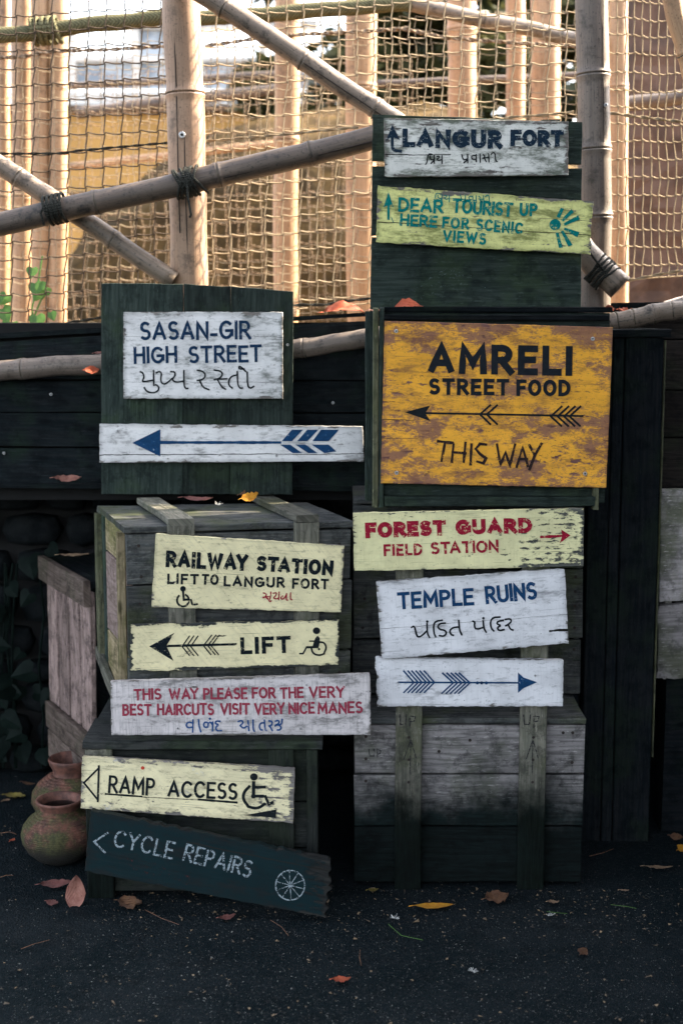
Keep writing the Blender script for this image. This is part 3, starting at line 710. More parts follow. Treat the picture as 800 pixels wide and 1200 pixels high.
def letters(Yf, jobs, mat, name, parent, label=None):
    for j in jobs:                       # one part per word
        p = Paint(Yf); p.text(*j[0], **j[1]) if isinstance(j[-1], dict) else p.text(*j)
        p.build(name, mat, parent, label)
def glyphs(Yf, strokes, w, mat, name, parent, label=None, dots=()):
    words = []; last = -1e9
    for st in sorted(strokes, key=lambda q: min(a[0] for a in q)):
        if min(a[0] for a in st) > last+w*2.6: words.append([])
        words[-1].append(st); last = max(last, max(a[0] for a in st))
    for wd in words:
        p = Paint(Yf); xa_, xb_ = min(a[0] for st in wd for a in st)-2, max(a[0] for st in wd for a in st)+2
        for st in wd: p.stroke(smooth(st, 1), w, .3, .12)
        for d in dots:
            if xa_ <= d[0] <= xb_: p.disc(d[0], d[1], w*.75)
        p.build(name, mat, parent, label)

# colours of paint
CR = (.86, .77, .47); WH = (.74, .73, .72); LWH = (.78, .78, .73)
def sign(label, cs, Yf, th=.018, nu=60, nv=14, jag=(.7, .7, .7, .7), **kw):
    cx = sum(c[0] for c in cs)/4; cy = max(c[1] for c in cs)
    Y0 = Yf(cx, cy) if callable(Yf) else Yf
    e = empty('wooden_sign', at(cx, cy, Y0), label, 'sign', 'hand-painted wooden signs')
    f = Yf if callable(Yf) else (lambda x, y: Yf)
    W = (at(*cs[1], f(*cs[1]))-at(*cs[0], f(*cs[0]))).length; H = (at(*cs[0], f(*cs[0]))-at(*cs[3], f(*cs[3]))).length
    m = mat_sign('painted_'+kw.pop('mname'), W, H, **kw)
    board(e, 'board', cs, Yf, th, m, nu, nv, jag, seed=kw.get('seed', 0))
    return e
NAVY = mat_letter('navy_paint', (.008, .022, .04), .41); BLUE = mat_letter('blue_paint', (.006, .036, .095), .36, 40)
BLACKP = mat_letter('black_stencil_paint', (.004, .008, .011), .392); TEALP = mat_letter('teal_paint', (.0, .15, .14), .405)
CRIM = mat_letter('crimson_paint', (.24, .008, .025), .405); DRED = mat_letter('dark_red_paint', (.22, .03, .05), .37)
DBLUE = mat_letter('dark_blue_paint', (.012, .05, .15), .38); BLK2 = mat_letter('black_brush_paint', (.007, .01, .012), .35)
CHALK = mat_letter('chalky_white_paint', (.22, .26, .28), .46, 90)
FAINT = mat_letter('faint_carved_mark', (.02, .02, .022), .45, 90); FRED = mat_letter('faded_red_paint', (.07, .02, .02), .54, 90)

# 1 LANGUR FORT
Y = 3.765; s_ = sign('white LANGUR FORT sign, topmost of all the signs, with a dark blue up arrow', ((450, 138.5), (665, 142), (665, 205), (451, 207)), Y, mname='langur_board', paint=LWH, thr=.437, estr=0.081, edge=.014, dirt=(.05, .07, .04), dirtamt=.85, dthr=.465, patchy=1.3, seed=1, cracks=((.055, 0, .17, .0012),), vstreak=.15)
letters(Y, [('LANGUR', (471, 172.5), (588, 174), 22, 6.2), ('FORT', (597.5, 171.5), (660, 172), 19.5, 5.6)], NAVY, 'lettering', s_)
glyphs(Y, remap(PRIYA+PRAVASI, (490, 172), 8), 1.5, BLK2, 'gujarati_lettering', s_)
p = Paint(Y); p.poly([(459.5, 146), (468.5, 164), (461.8, 161), (457, 161), (451.5, 166)]); p.stroke(smooth([(459.5, 158), (459.3, 170), (460.5, 176), (469, 177)]), 3.6); p.build('up_arrow', NAVY, s_)
# 2 DEAR TOURIST
Y = 3.76; s_ = sign('pale yellow-green DEAR TOURIST sign with teal sunburst', ((443, 217.5), (694, 236), (691, 298), (441, 284)), Y, mname='tourist_board', paint=(.80, .80, .32), thr=.425, estr=0.068, edge=.016, dirt=(.13, .15, .04), dirtamt=.8, dthr=.46, seed=2, cracks=((.052, 0, 1, .0011), (.09, .42, .6, .0006)), vstreak=.3, jag=(.9, 2.2, .9, .8))
letters(Y, [('DEAR', (466, 248), (519, 250.5), 17, 3.3), ('TOURIST', (529, 249), (600, 254.5), 17, 3.3), ('UP', (608, 253), (629, 254), 15.5, 3.2), ('HERE', (468, 264.5), (512, 267), 14.5, 2.9), ('FOR', (517.5, 267), (549, 269), 13.5, 2.9), ('SCENIC', (557, 270), (612, 274.5), 14, 2.9), ('VIEWS', (518, 283), (569, 287), 14, 2.9)], TEALP, 'lettering', s_)
glyphs(Y, remap(PRIYA, (490, 172), 8, (499.5, 218.5, .97, .86, .05))+remap(PRAVASI, (490, 172), 8, (495.5, 217.5, .86, .86, .07)), 1.2, TEALP, 'gujarati_lettering', s_)
p = Paint(Y); p.poly([(455, 225), (461, 243), (457, 240.5), (454, 240.5), (449, 243)]); p.stroke([(455, 240), (455, 256)], 3); p.stroke([(458.5, 255), (460.5, 260)], 1); p.build('up_arrow', TEALP, s_)
p = Paint(Y); p.disc(650, 263.2, 6.6)
for (a, b, c, d) in (((651.5, 254), (655.5, 255.5), (660.5, 244.5), (656.5, 243.5)), ((657, 257.5), (659.5, 259.5), (672, 248.5), (669, 245)), ((660, 261.5), (661, 264.5), (679, 257), (677, 252)), ((661, 266.5), (660, 269), (676, 278), (678.5, 272)), ((656.5, 271), (659.5, 270), (670.5, 287), (665.5, 289)), ((650.5, 272.5), (654, 272.5), (659, 290), (654.5, 290.5))):
    p.poly([a, b, c, d])
p.build('sunburst_emblem', TEALP, s_)
# 3 SASAN-GIR
Y = 3.958; s_ = sign('white SASAN-GIR HIGH STREET sign on the left green planks', ((145, 366), (331, 366), (331, 467), (145, 467)), Y, mname='sasan_board', paint=WH, thr=.408, estr=0.087, edge=.012, dirt=(.035, .05, .035), dirtamt=.75, dthr=.50, seed=3, cracks=((.045, 0, 1, .0004), (.17, .0, 1, .0004)), nv=20)
letters(Y, [('SASAN-GIR', (164, 399), (294, 397.5), 22, 3.5), ('HIGH', (157, 426.5), (208, 425), 20, 3.4), ('STREET', (221, 426), (307, 424), 20.5, 3.4)], mat_letter('deep_blue_paint', (.006, .024, .058), .375, 45), 'lettering', s_)
MR = [[(72,52),(88,60),(96,85),(84,106),(92,112),(150,102)], [(150,45),(152,128)], [(95,146),(112,170),(148,178),(178,165),(182,142),(165,128),(150,132)],
      [(165,60),(184,50),(198,62),(192,90),(196,120),(218,126),(240,110),(258,92)], [(250,52),(276,54),(276,78),(256,98),(280,116),(326,108)], [(328,45),(328,130),(338,152),(353,150)],
      [(405,45),(440,50),(456,74),(440,98),(405,105)], [(418,100),(440,146),(476,158)], [(505,43),(540,48),(556,66),(540,90),(505,100)], [(525,97),(582,94)], [(524,98),(550,144),(572,156)],
      [(640,72),(608,78),(590,102),(590,132),(612,150)], [(640,50),(642,122),(654,150),(672,148)], [(698,55),(700,130),(714,152),(738,138)], [(690,52),(665,26),(648,20),(652,38),(682,36)]]
glyphs(Y, remap(MR, (150, 425), 5), 1.9, BLK2, 'gujarati_lettering', s_)
screw(GL, 337, 404, 3.984, .004)
# 4 long arrow
Y = 3.955; s_ = sign('long white board with a blue left-pointing arrow under the SASAN-GIR sign', ((117, 497), (424.5, 500), (426, 540.5), (117, 542)), Y, mname='long_arrow_board', paint=WH, thr=.412, estr=0.062, edge=.012, dirt=(.08, .08, .08), dirtamt=.65, dthr=.51, seed=4, cracks=((.022, 0, 2, .0012),))
p = Paint(Y); p.poly([(155, 519), (188, 503), (188, 535)]); p.stroke([(188, 518.5), (328, 518.5)], 3.4, wob=.3)
for k in range(3):
    x = 327+18*k; e = 15 if k == 2 else 0
    p.poly([(x+3, 517), (x+15, 503.5), (x+28+e*1.2, 503.5), (x+15+e*.6, 517)] if k < 2 else [(x+3, 517), (x+13, 503.5), (x+34, 503.5), (x+22, 517)])
    p.poly([(x+1, 521), (x+13, 521), (x+27, 531), (x+16, 531)] if k < 2 else [(x+2, 521), (x+22, 521), (x+31, 529), (x+17, 531)])
p.build('left_arrow', BLUE, s_)
for q in ((138, 505), (324, 534)): screw(s_, q[0], q[1], Y-.0, .004)
# 5 AMRELI
Y = 3.622; s_ = sign('orange AMRELI STREET FOOD sign with peeling paint', ((451, 376.5), (717.5, 384), (709.5, 571.5), (446.5, 566)), Y, th=.016, nv=30, mname='orange_board', paint=(.90, .43, .045), rust=True, patchy=1.6, under=(.25, .12, .085), uthr=.505, thr=.425, estr=0.031, edge=.01, wood=((.15, .07, .06), (.26, .15, .13), (.05, .02, .02)), dirt=(.15, .065, .045), dirtamt=.65, dthr=.48, seed=5, cracks=((.113, .0, .09, .0005), (.16, 0, .08, .0008)), jag=(.4, .3, .5, .4))
letters(Y, [(('AMRELI', (501, 437.5), (670, 440.5), 35, 8), dict(jit=0)), (('STREET', (502, 462.5), (596, 463.5), 19.5, 4.4), dict(jit=0)), (('FOOD', (604.5, 464), (668, 464.5), 19.5, 4.4), dict(jit=0))], mat_letter('black_print', (.008, .011, .015), .33), 'lettering', s_)
p = Paint(Y)
for q in ([(513, 517), (530, 519)], [(521, 519), (517, 540)], [(531, 521), (529, 541)], [(530, 530), (545, 531)], [(545, 519), (543, 541)], [(552, 521), (551, 544)], [(569, 521), (562, 520), (557, 526), (562, 532), (569, 537), (566, 543), (559, 541)],
          [(582, 521), (586, 545), (592, 530), (597, 546), (603, 521)], [(605, 547), (612, 524), (618, 546)], [(608, 538), (617, 538)], [(620, 522), (626, 534), (634, 520)], [(626, 534), (620, 550)]):
    p.stroke(q, 3.0, wob=.3)
p.build('hand_lettering', mat_letter('brushed_dark_paint', (.02, .012, .012), .38, 70), s_)
p = Paint(Y); p.poly([(474, 483), (504, 475), (498, 484), (504, 493.5)]); p.stroke([(496, 484), (682, 487.5)], 2.3)
for x in (562, 570): p.stroke([(x, 485.5), (x+12, 475)], 2.4); p.stroke([(x, 485.5), (x+12, 497)], 2.4)
for x in (646, 654, 661.5, 668): p.stroke([(x, 487), (x+11.5, 476.5)], 2.4); p.stroke([(x-1, 488), (x+11, 499)], 2.4)
p.build('left_arrow', BLK2, s_)
for q in ((464, 388), (694, 397), (464.5, 554), (685, 555)): screw(s_, q[0], q[1], Y)
# 6 RAILWAY
Yrl = lambda x, y: 3.535+.085*(x-148)/266
s_ = sign('cream RAILWAY STATION sign on the large left crate', ((183, 626), (403, 640), (399, 717.5), (178, 711.5)), Yrl, mname='railway_board', paint=CR, thr=.40, estr=0.068, edge=.008, dirtamt=.5, dthr=.54, seed=6, scr=.35, side_wear=(.42, .5, .04))
letters(Yrl, [(('RAILWAY', (194, 664.5), (290, 669.5), 19.5, 4.6), dict(jit=.01)), (('STATION', (300, 669), (390, 675), 18, 4.6), dict(jit=.01)), ('LIFT', (196, 684.5), (233, 685), 12.5, 2.7), ('TO', (236, 685), (256, 686), 12.5, 2.7), ('LANGUR', (262, 687), (333.5, 689), 12.5, 2.7), ('FORT', (342, 690), (385, 691), 12.5, 2.7)], BLACKP, 'lettering', s_)
p = Paint(Yrl); p.disc(214.5, 690, 3.3); p.stroke([(214.5, 692), (215.5, 703), (220, 702.5)], 2.6); p.stroke(arc(214.5, 703.5, 7, 7.2, 225, -60, 16), 2.4); p.stroke([(224, 703), (225.5, 709), (231, 708)], 2.2); p.build('wheelchair_symbol', BLACKP, s_)
SU = [[(557,70),(575,74),(572,90),(556,97)], [(556,94),(598,88)], [(572,94),(592,112)], [(600,64),(594,104)], [(582,100),(594,120),(602,112)], [(612,72),(632,68),(626,86),(612,98),(630,104),(644,96)], [(645,64),(642,108)], [(665,86),(652,96),(662,106),(676,96),(684,80)], [(686,72),(684,108),(692,110)], [(708,68),(706,104),(716,108)]]
glyphs(Yrl, remap(SU, (190, 680), 4.706), 1.5, CRIM, 'gujarati_lettering', s_)
# 7 LIFT
Ylf = lambda x, y: 3.53+.085*(x-148)/266
s_ = sign('cream LIFT sign with a black feathered arrow and seated wheelchair figure', ((154, 732.5), (397, 727), (396, 779.5), (152, 787.5)), Ylf, mname='lift_board', paint=CR, thr=.405, estr=0.136, edge=.011, dirtamt=.35, dthr=.58, seed=7, scr=.3, wood=((.03, .035, .035), (.06, .065, .06), (.012, .014, .014)), jag=(1.2, 1, 1, 1))
letters(Ylf, [(('LIFT', (282, 767), (341, 765), 20, 4.6), dict(jit=0))], BLACKP, 'lettering', s_)
p = Paint(Ylf); p.poly([(175, 757.5), (204.5, 741.5), (195, 757), (203.5, 774.5)]); p.stroke([(192, 757.2), (276, 755)], 2.8)
for x in (213, 218, 223): p.stroke([(x+1, 757), (x+9, 745.5)], 1.4); p.stroke([(x, 757), (x+9, 768)], 1.5)
for x in (238, 243, 247): p.stroke([(x+1, 756), (x+10, 744.5)], 1.4); p.stroke([(x, 756), (x+9, 767)], 1.5)
p.build('left_arrow', BLACKP, s_)
T = lambda x, y: (340+x/13.33, 730+y/13.33)
p = Paint(Ylf); p.disc(*T(410, 122), 4.3, 4.0)
p.poly([T(435, 205), T(460, 235), T(462, 300), T(440, 395), T(260, 398), T(245, 385), T(250, 362), T(350, 362), T(368, 295), T(390, 240), T(415, 210)])
p.stroke([T(305, 285), T(375, 285)], 1.6); p.stroke([T(255, 380), T(200, 480), T(152, 480)], 1.9)
p.stroke(smooth([T(465, 300), T(520, 305), T(555, 350), T(560, 400), T(535, 455)], 2), 2.1); p.stroke(smooth([T(530, 480), T(470, 505), T(400, 500), T(350, 465), T(332, 405)], 2), 2.1); p.disc(*T(450, 410), 1.4)
p.build('wheelchair_symbol', BLK2, s_)
# 8 HAIRCUTS
Y = 3.485; s_ = sign('whitewashed haircut sign in dark red capitals, above the RAMP ACCESS sign', ((130, 799), (433, 790), (434, 861), (131, 861.5)), Y, mname='haircut_board', paint=(.64, .59, .58), thr=.40, estr=0.074, edge=.008, dirt=(.06, .06, .055), dirtamt=.7, dthr=.48, seed=8, vstreak=.7, nu=70)
letters(Y, [('THIS', (157, 821), (189.5, 820), 13.5, 2.6), ('WAY', (198, 820.5), (233, 819.5), 13.5, 2.6), ('PLEASE', (238, 820), (290, 819.5), 14, 2.6), ('FOR', (295, 819), (323, 818.5), 13.5, 2.6), ('THE', (328, 819), (356, 818), 13.5, 2.6), ('VERY', (362, 818.5), (404, 817.5), 14, 2.6),
  ('BEST', (143.5, 839), (178, 838.5), 14, 2.6), ('HAIRCUTS', (184, 838.5), (251, 838), 14, 2.6), ('VISIT', (258, 838), (293, 837.5), 14, 2.6), ('VERY', (298, 838), (334, 837), 14, 2.6), ('NICE', (338, 837.5), (369, 836.5), 14, 2.6), ('MANES', (372, 837), (425, 836), 14, 2.6)], DRED, 'lettering', s_)
VA = [[(102,78),(68,68),(48,88),(62,112),(100,104)], [(100,52),(97,142)], [(140,52),(143,95),(156,140)], [(206,104),(186,108),(174,90),(184,70),(202,70),(210,86),(206,104)], [(208,78),(226,68),(240,88)], [(242,68),(240,134)], [(296,64),(266,60),(260,80),(286,88),(262,106),(270,132),(306,130)],
      [(424,66),(450,56),(462,74),(440,94)], [(440,94),(462,116),(490,98)], [(496,58),(502,132)], [(532,54),(534,124),(542,136)], [(615,76),(590,74),(576,98),(586,126),(600,126)], [(614,54),(618,122),(632,130)], [(646,60),(670,64),(668,90),(646,98)], [(652,98),(672,132)], [(690,64),(712,56),(722,68),(712,84),(694,90)], [(690,98),(704,88),(724,94),(736,108),(726,126),(706,126)], [(742,48),(738,84),(716,90)]]
glyphs(Y, remap(VA, (210, 835), 6.154), 1.9, DBLUE, 'gujarati_lettering', s_, dots=((246, 842.3),))
for q in ((204.5, 805.3), (359, 802.5), (208.5, 853.5), (352, 854)): screw(s_, q[0], q[1], Y, .0028)
# 9 RAMP ACCESS
Y = 3.47; s_ = sign('cream RAMP ACCESS sign with an outlined triangle and wheelchair symbol', ((97, 887.5), (345, 901.5), (343.5, 964.5), (95, 947.5)), Y, mname='ramp_board', paint=(.84, .75, .47), thr=.415, estr=0.081, edge=.014, dirt=(.06, .05, .035), dirtamt=.55, dthr=.51, seed=9, patchy=1.8, under=(.55, .55, .6), uthr=.60, side_wear=(.38, .47, .06), scr=.12)
letters(Y, [('RAMP', (126.5, 929.5), (181, 933), 21, 2.9), ('ACCESS', (196, 934), (278, 937.5), 20, 3.1)], BLK2, 'lettering', s_)
p = Paint(Y); p.stroke([(124, 930.5), (166, 933.5)], 2.2, wob=.2); p.stroke([(166, 934), (232, 937.5)], .8, wob=.5); p.stroke([(233, 937), (277, 940.5)], 2.6, wob=.2); p.build('underline', BLK2, s_)
p = Paint(Y); p.stroke([(116, 900), (98.5, 917.5), (114.5, 937)], 2.2); p.stroke([(116, 898), (114.8, 939)], 2.4); p.build('triangle_mark', BLK2, s_)
T = lambda x, y: (270+x/10, 895+y/10)
p = Paint(Y); p.disc(*T(275, 155), 4.5, 4.3); p.stroke([T(272, 225), T(270, 385)], 4); p.stroke([T(290, 275), T(400, 275)], 3.2); p.stroke([T(262, 380), T(375, 380)], 3.4); p.stroke([T(410, 385), T(450, 475), T(490, 455)], 3.2)
p.stroke(smooth([T(220, 270), T(160, 330), T(145, 410), T(200, 490)], 2), 3.4); p.stroke(smooth([T(215, 505), T(290, 525), T(350, 510), T(395, 475)], 2), 3.4); p.poly([T(160, 605), T(540, 535), T(530, 640), T(500, 632)])
p.build('wheelchair_symbol', BLK2, s_)
p = Paint(Y); p.disc(167.3, 900, 2.1); p.build('red_paint_spot', mat_flat('bright_red_paint', (.6, .06, .03), None, 20, .5, 0), s_)
# 10 CYCLE REPAIRS
Ycy = lambda x, y: 3.44-.062*(x-100)/290-.0002*(y-950)
s_ = sign('dark teal CYCLE REPAIRS board leaning on the ground with a broken end', ((107, 950), (388, 1008), (380, 1075), (100, 1021)), Ycy, th=.022, nu=70, nv=18, mname='cycle_board', paint=(.0012, .013, .016), thr=.39, estr=.087, edge=.012, patchy=1.5, wood=((.010, .011, .011), (.026, .026, .024), (.005, .006, .006)), dirt=(.009, .009, .009), dirtamt=.65, dthr=.48, seed=10, jag=(2.4, 9, 1.2, .8), cracks=((.125, .25, 1, .0014),), side_wear=(.5, .6, .12))
letters(Ycy, [(('CYCLE', (132, 992), (202, 1007), 20.5, 2.5), dict(jit=.03)), (('REPAIRS', (213.5, 1008.5), (293, 1029), 21, 2.6), dict(jit=.03))], CHALK, 'lettering', s_)
p = Paint(Ycy); p.stroke([(126, 976.5), (110.5, 986.5), (123, 999)], 2.3, wob=.4); p.build('left_arrow', CHALK, s_)
p = Paint(Ycy); p.stroke(arc(340, 1037.5, 17, 17.5, 0, 360, 28), 1.5, wob=.5)
for k in range(5): a = R(15+36*k); p.stroke([(340-16*math.cos(a), 1037.5-16*math.sin(a)), (340+16*math.cos(a), 1037.5+16*math.sin(a))], 1.0, wob=.4)
p.disc(340, 1037.5, 2.2); p.build('wheel_emblem', CHALK, s_)
FR_ = [[(138,1002),(146,1004)], [(142,1002),(140,1014)], [(150,1006),(156,1008),(152,1014),(158,1018)], [(163,1008),(160,1020)], [(166,1012),(174,1014),(168,1022),(176,1024)], [(182,1012),(180,1026)], [(186,1016),(194,1018)], [(190,1016),(188,1028)], [(200,1018),(198,1030),(206,1030)], [(212,1022),(210,1034)], [(216,1026),(224,1028),(218,1036)]]
glyphs(Ycy, FR_, 1.8, FRED, 'faded_red_lettering', s_)
# 11 FOREST GUARD
Y = 3.525; s_ = sign('pale yellow FOREST GUARD FIELD STATION sign with a small red arrow', ((414, 601.5), (683, 596), (683, 663.5), (415.5, 669)), Y, mname='forest_board', paint=(.80, .75, .42), thr=.40, estr=0.062, edge=.01, dirtamt=.3, dthr=.58, seed=12, patchy=2.3, side_wear=(.33, .50, .085), wood=((.06, .065, .06), (.14, .14, .12), (.03, .03, .028)), vstreak=.2)
letters(Y, [(('FOREST', (428, 631), (522.5, 627.5), 18.5, 5.6), dict(jit=0)), (('GUARD', (533.5, 627), (623.5, 624.5), 18, 5.4), dict(jit=0)), ('FIELD', (449.5, 652), (495, 650.5), 14, 2.9), ('STATION', (504.5, 650), (584, 647), 14.5, 2.9)], CRIM, 'lettering', s_)
p = Paint(Y); p.stroke([(634, 629.3), (658, 628)], 3.2, wob=.5); p.poly([(657, 620.5), (668, 627.3), (655, 637), (658.5, 628)]); p.build('right_arrow', CRIM, s_)
# 12 TEMPLE RUINS
Y = 3.515; s_ = sign('white tilted TEMPLE RUINS sign below the FOREST GUARD sign', ((441, 682.5), (661, 667), (665.5, 754), (448, 772.5)), Y, mname='temple_board', paint=(.75, .745, .76), thr=.392, estr=0.081, edge=.012, dirt=(.07, .075, .08), dirtamt=.6, dthr=.52, seed=13, cracks=((.078, .0, 1, .0004), (.037, .425, 2, .0028)), vstreak=.2, jag=(1.2, .8, 1.3, .8))
letters(Y, [('TEMPLE', (466, 714.5), (555.5, 709), 20.5, 3.9), ('RUINS', (569, 708), (629.5, 702), 21, 3.9)], BLUE, 'lettering', s_)
KH = [[(62,135),(80,126),(88,150),(96,188),(112,196),(136,180),(158,158)], [(160,110),(162,172),(176,198)], [(215,195),(203,170),(200,120),(215,96),(256,90)], [(275,108),(240,110),(226,130),(240,148),(270,152),(284,170),(266,190),(236,186)], [(358,132),(322,135),(300,156),(310,180),(326,185)], [(358,90),(362,150),(378,182)],
      [(445,95),(460,102),(455,126),(466,148),(516,134)], [(510,92),(515,140),(530,165)], [(578,158),(560,140),(555,95),(575,72),(616,70)], [(638,92),(602,96),(596,114),(622,122),(598,136),(610,156),(642,148)], [(648,85),(680,80),(688,98),(665,118),(650,125)], [(668,120),(680,146),(698,152)]]
glyphs(Y, remap(KH, (470, 710), 5.333), 2.1, BLK2, 'gujarati_lettering', s_, dots=((500.3, 728.4), (566, 724.6)))
# 13 right arrow
Y = 3.528; s_ = sign('white board with a blue feathered right-pointing arrow', ((440, 771), (659.5, 774), (659, 827.5), (443, 828)), Y, mname='right_arrow_board', paint=(.75, .745, .76), thr=.388, estr=0.081, edge=.01, dirt=(.07, .075, .08), dirtamt=.55, dthr=.53, seed=14, jag=(1, .6, .9, 2.2), vstreak=.2)
p = Paint(Y); p.stroke([(467, 799.6), (607, 800.2)], 2.0)
for x in (484, 489, 493.5, 498.5, 503, 508): p.stroke([(x, 799), (x-8.5-2.6, 786.5)], 1.9); p.stroke([(x, 800.5), (x-11, 811.5)], 1.7)
for x in (530, 535, 540, 545, 549.5): p.stroke([(x, 799.5), (x-11.5, 789)], 2.0); p.stroke([(x, 801), (x-12.5, 812.5)], 1.7)
for x in (559, 564, 569.5): p.disc(x, 800.3, 1.9)
p.poly([(606.5, 788), (613, 794), (629, 799.5), (613, 806.5), (606.5, 812)]); p.build('right_arrow', BLUE, s_)
for q in ((466, 799.8), (626.5, 791.5)): screw(s_, q[0], q[1], Y, .0028)
# marks on crates
YB = 3.58-.0245
p = Paint(YB)
for x, y, k in ((468, 838, 1.0), (613, 838, 1.15)):
    p.stroke([(x, y), (x+1, y+11), (x+7, y+11), (x+8, y)], 1.4); p.stroke([(x+12, y+14), (x+12, y+1), (x+18, y+2), (x+17, y+7), (x+12, y+8)], 1.4)
for x in (480, 623): p.stroke([(x-7, 890), (x+1, 867), (x+7, 888)], 1.2); p.stroke([(x+1, 870), (x, 906)], 1.0)
p.build('up_marks', FAINT, LR)
p = Paint(3.58)
for x, y in ((432, 878), ): p.stroke([(x, y), (x+1, y+8), (x+6, y+8), (x+6, y)], 1.2); p.stroke([(x+10, y+9), (x+10, y), (x+14, y+2), (x+13, y+5), (x+10, y+6)], 1.2)
p.build('faint_up_mark', FAINT, LR)
# scratches of chalk on the lowest plank of the right panel
p = Paint(3.7995); rq = random.Random(6)
for k in range(26):
    x = rq.uniform(478, 555); y = 345-18*math.sin((x-478)/45)+rq.uniform(-14, 10); a = rq.uniform(-.5, .5); l = rq.uniform(4, 16)
    p.stroke(smooth([(x, y), (x+l*.5, y+rq.uniform(-3, 3)), (x+l*math.cos(a), y+l*math.sin(a))]), rq.uniform(.6, 1.3), wob=.6)
p.build('chalk_scratches', mat_letter('thin_chalk', (.10, .13, .13), .52, 120), GR)
#PART3
# ------------------------------------------------------------------ bamboo
box(wall, 'backing_board', F0, (-2.6, 3.2), (4.165, 4.18), (.95, 1.47), 'x', M['hole'], 0, .002, 1)
def bamboo(label, a, b, wpx, mat, nodes=(), name='bamboo_pole', sides=18, bow=0, group=None, cut=None, split=None, parent=None):
    """a,b = (px,py,Y) ends; nodes = fractions along; wpx = thickness in pixels of the photograph"""
    A = at(*a); B = at(*b); r = wpx/2*(a[2]+b[2])/2/FPX; L = (B-A).length
    e = empty(name, A if A.z < B.z else B, label, 'bamboo pole', group)
    n = max(14, int(L/.03)); ts = sorted(set([i/n for i in range(n+1)]+[t+d/L for t in nodes for d in (-.016, -.006, -.0025, .0, .0025, .006, .016) if 0 < t+d/L < 1]))
    pts = []; rs = []
    sd_ = random.random()*40
    for t in ts:
        p = A.lerp(B, t); bw = bow*math.sin(math.pi*t)
        p = p+Vector((.006*nz(t*4, sd_, 1), .003*nz(t*5, sd_, 4), bw+.006*nz(t*4, sd_, 2)))
        rr = r*(1+.05*nz(t*9, sd_, 3))
        for nd in nodes:
            d = abs(t-nd)*L
            rr += r*(.13*math.exp(-(d/.008)**2) - .14*math.exp(-(d/.0022)**2))
        pts.append(p); rs.append(rr)
    mb = MB(); tube(mb, pts, rs, sides, v0=random.random()*5); mb.build('culm', mat, e, smooth=True)
    for nd in nodes:
        p = A.lerp(B, nd); bw = bow*math.sin(math.pi*nd); p = p+Vector((0, 0, bw)); t = (B-A).normalized()
        u = t.cross(Vector((0, 1, 0))).normalized(); v = t.cross(u)
        mb = MB(); tube(mb, [p+(u*math.cos(k*math.pi/9)+v*math.sin(k*math.pi/9))*r*1.0+t*.0015*math.sin(k) for k in range(18)], .0022, 5, closed=True)
        mb.build('node_ring', M['node'], e, smooth=True)
    if split:
        for (t0, t1, off) in split:
            t = (B-A).normalized(); u = t.cross(Vector((0, 1, 0))).normalized()
            mb = MB(); q = []
            for k in range(13):
                tt = t0+(t1-t0)*k/12; h = off+.05*nz(tt*4, sd_, 8)
                q.append(A.lerp(B, tt)+u*r*h+Vector((0, -1, 0))*r*math.sqrt(1-h*h)*.985+Vector((0, 0, bow*math.sin(math.pi*tt))))
            tube(mb, q, .0017, 4); mb.build('drying_split', M['nail'], e)
    if cut is not None:
        t = (B-A).normalized()*(1 if cut else -1); c = B if cut else A
        u = t.cross(Vector((0, 1, 0))).normalized(); v = t.cross(u); mb = MB()
        mb.add([c+t*.0006+(u*math.cos(k*math.pi/8)+v*math.sin(k*math.pi/8))*r*.72 for k in range(16)], [tuple(range(16))]); mb.build('hollow_end', M['nail'], e)
    return e
P1 = bamboo('thick pale bamboo post standing behind the SASAN-GIR planks', (212, -60, 4.2), (226, 470, 4.2), 43, M['bamboo_lit'], (.31,), split=((.0, .62, -.35), (.41, 1, .02)))
screw(P1, 213.5, 158, 4.2-.056, .010)
P2 = bamboo('greyish pink upright bamboo post right of the LANGUR FORT sign', (694, -60, 4.15), (697, 440, 4.15), 37, M['bamboo_pink'], (.285, .46, .62), split=((.0, .6, .45),))
screw(P2, 709.5, 123, 4.15-.042, .006)
R1 = bamboo('weathered grey bamboo rail rising across the net to the LANGUR FORT planks', (-60, 274, 4.08), (470, 153, 4.08), 27, M['bamboo_dark'], (.33, .60, .80), bow=-.008, split=((.6, .98, -.4),))
D1 = bamboo('grey bamboo brace sloping down from the top edge to the LANGUR FORT planks', (200, -32, 4.1), (480, 154, 4.1), 23, M['bamboo_grey'], (.22, .55, .86), split=((.55, .98, -.3),))
D2 = bamboo('thinner bamboo brace crossing under the rail on the left', (-50, 158, 4.15), (203, 329, 4.15), 22, M['bamboo_grey'], (.28, .52, .72), cut=True)
ST = bamboo('short cut bamboo end poking out below the DEAR TOURIST sign', (630, 246, 4.07), (727, 338, 4.02), 31, M['bamboo_grey'], (.5,), cut=True)
screw(ST, 721, 325, 4.015, .010)
bamboo('pale bamboo log lying along the black wall left of the green planks', (-60, 440, 4.07), (132, 424, 4.07), 24, M['bamboo_pink'], (.45,), name='bamboo_log')
bamboo('pale bamboo log on the black wall between the green planks and orange sign', (330, 413, 4.07), (452, 393, 4.07), 22, M['bamboo_pink'], (.22,), name='bamboo_log')
bamboo('ringed grey bamboo log right of the orange sign', (712, 379, 4.02), (860, 350, 4.02), 22, M['bamboo_grey'], (.07, .2, .35, .5, .65), name='bamboo_log', cut=False)
bamboo('brown leaning bamboo pole in the top right corner', (776, -45, 4.05), (822, 130, 4.05), 22, M['bamboo_bg'], (.62,))
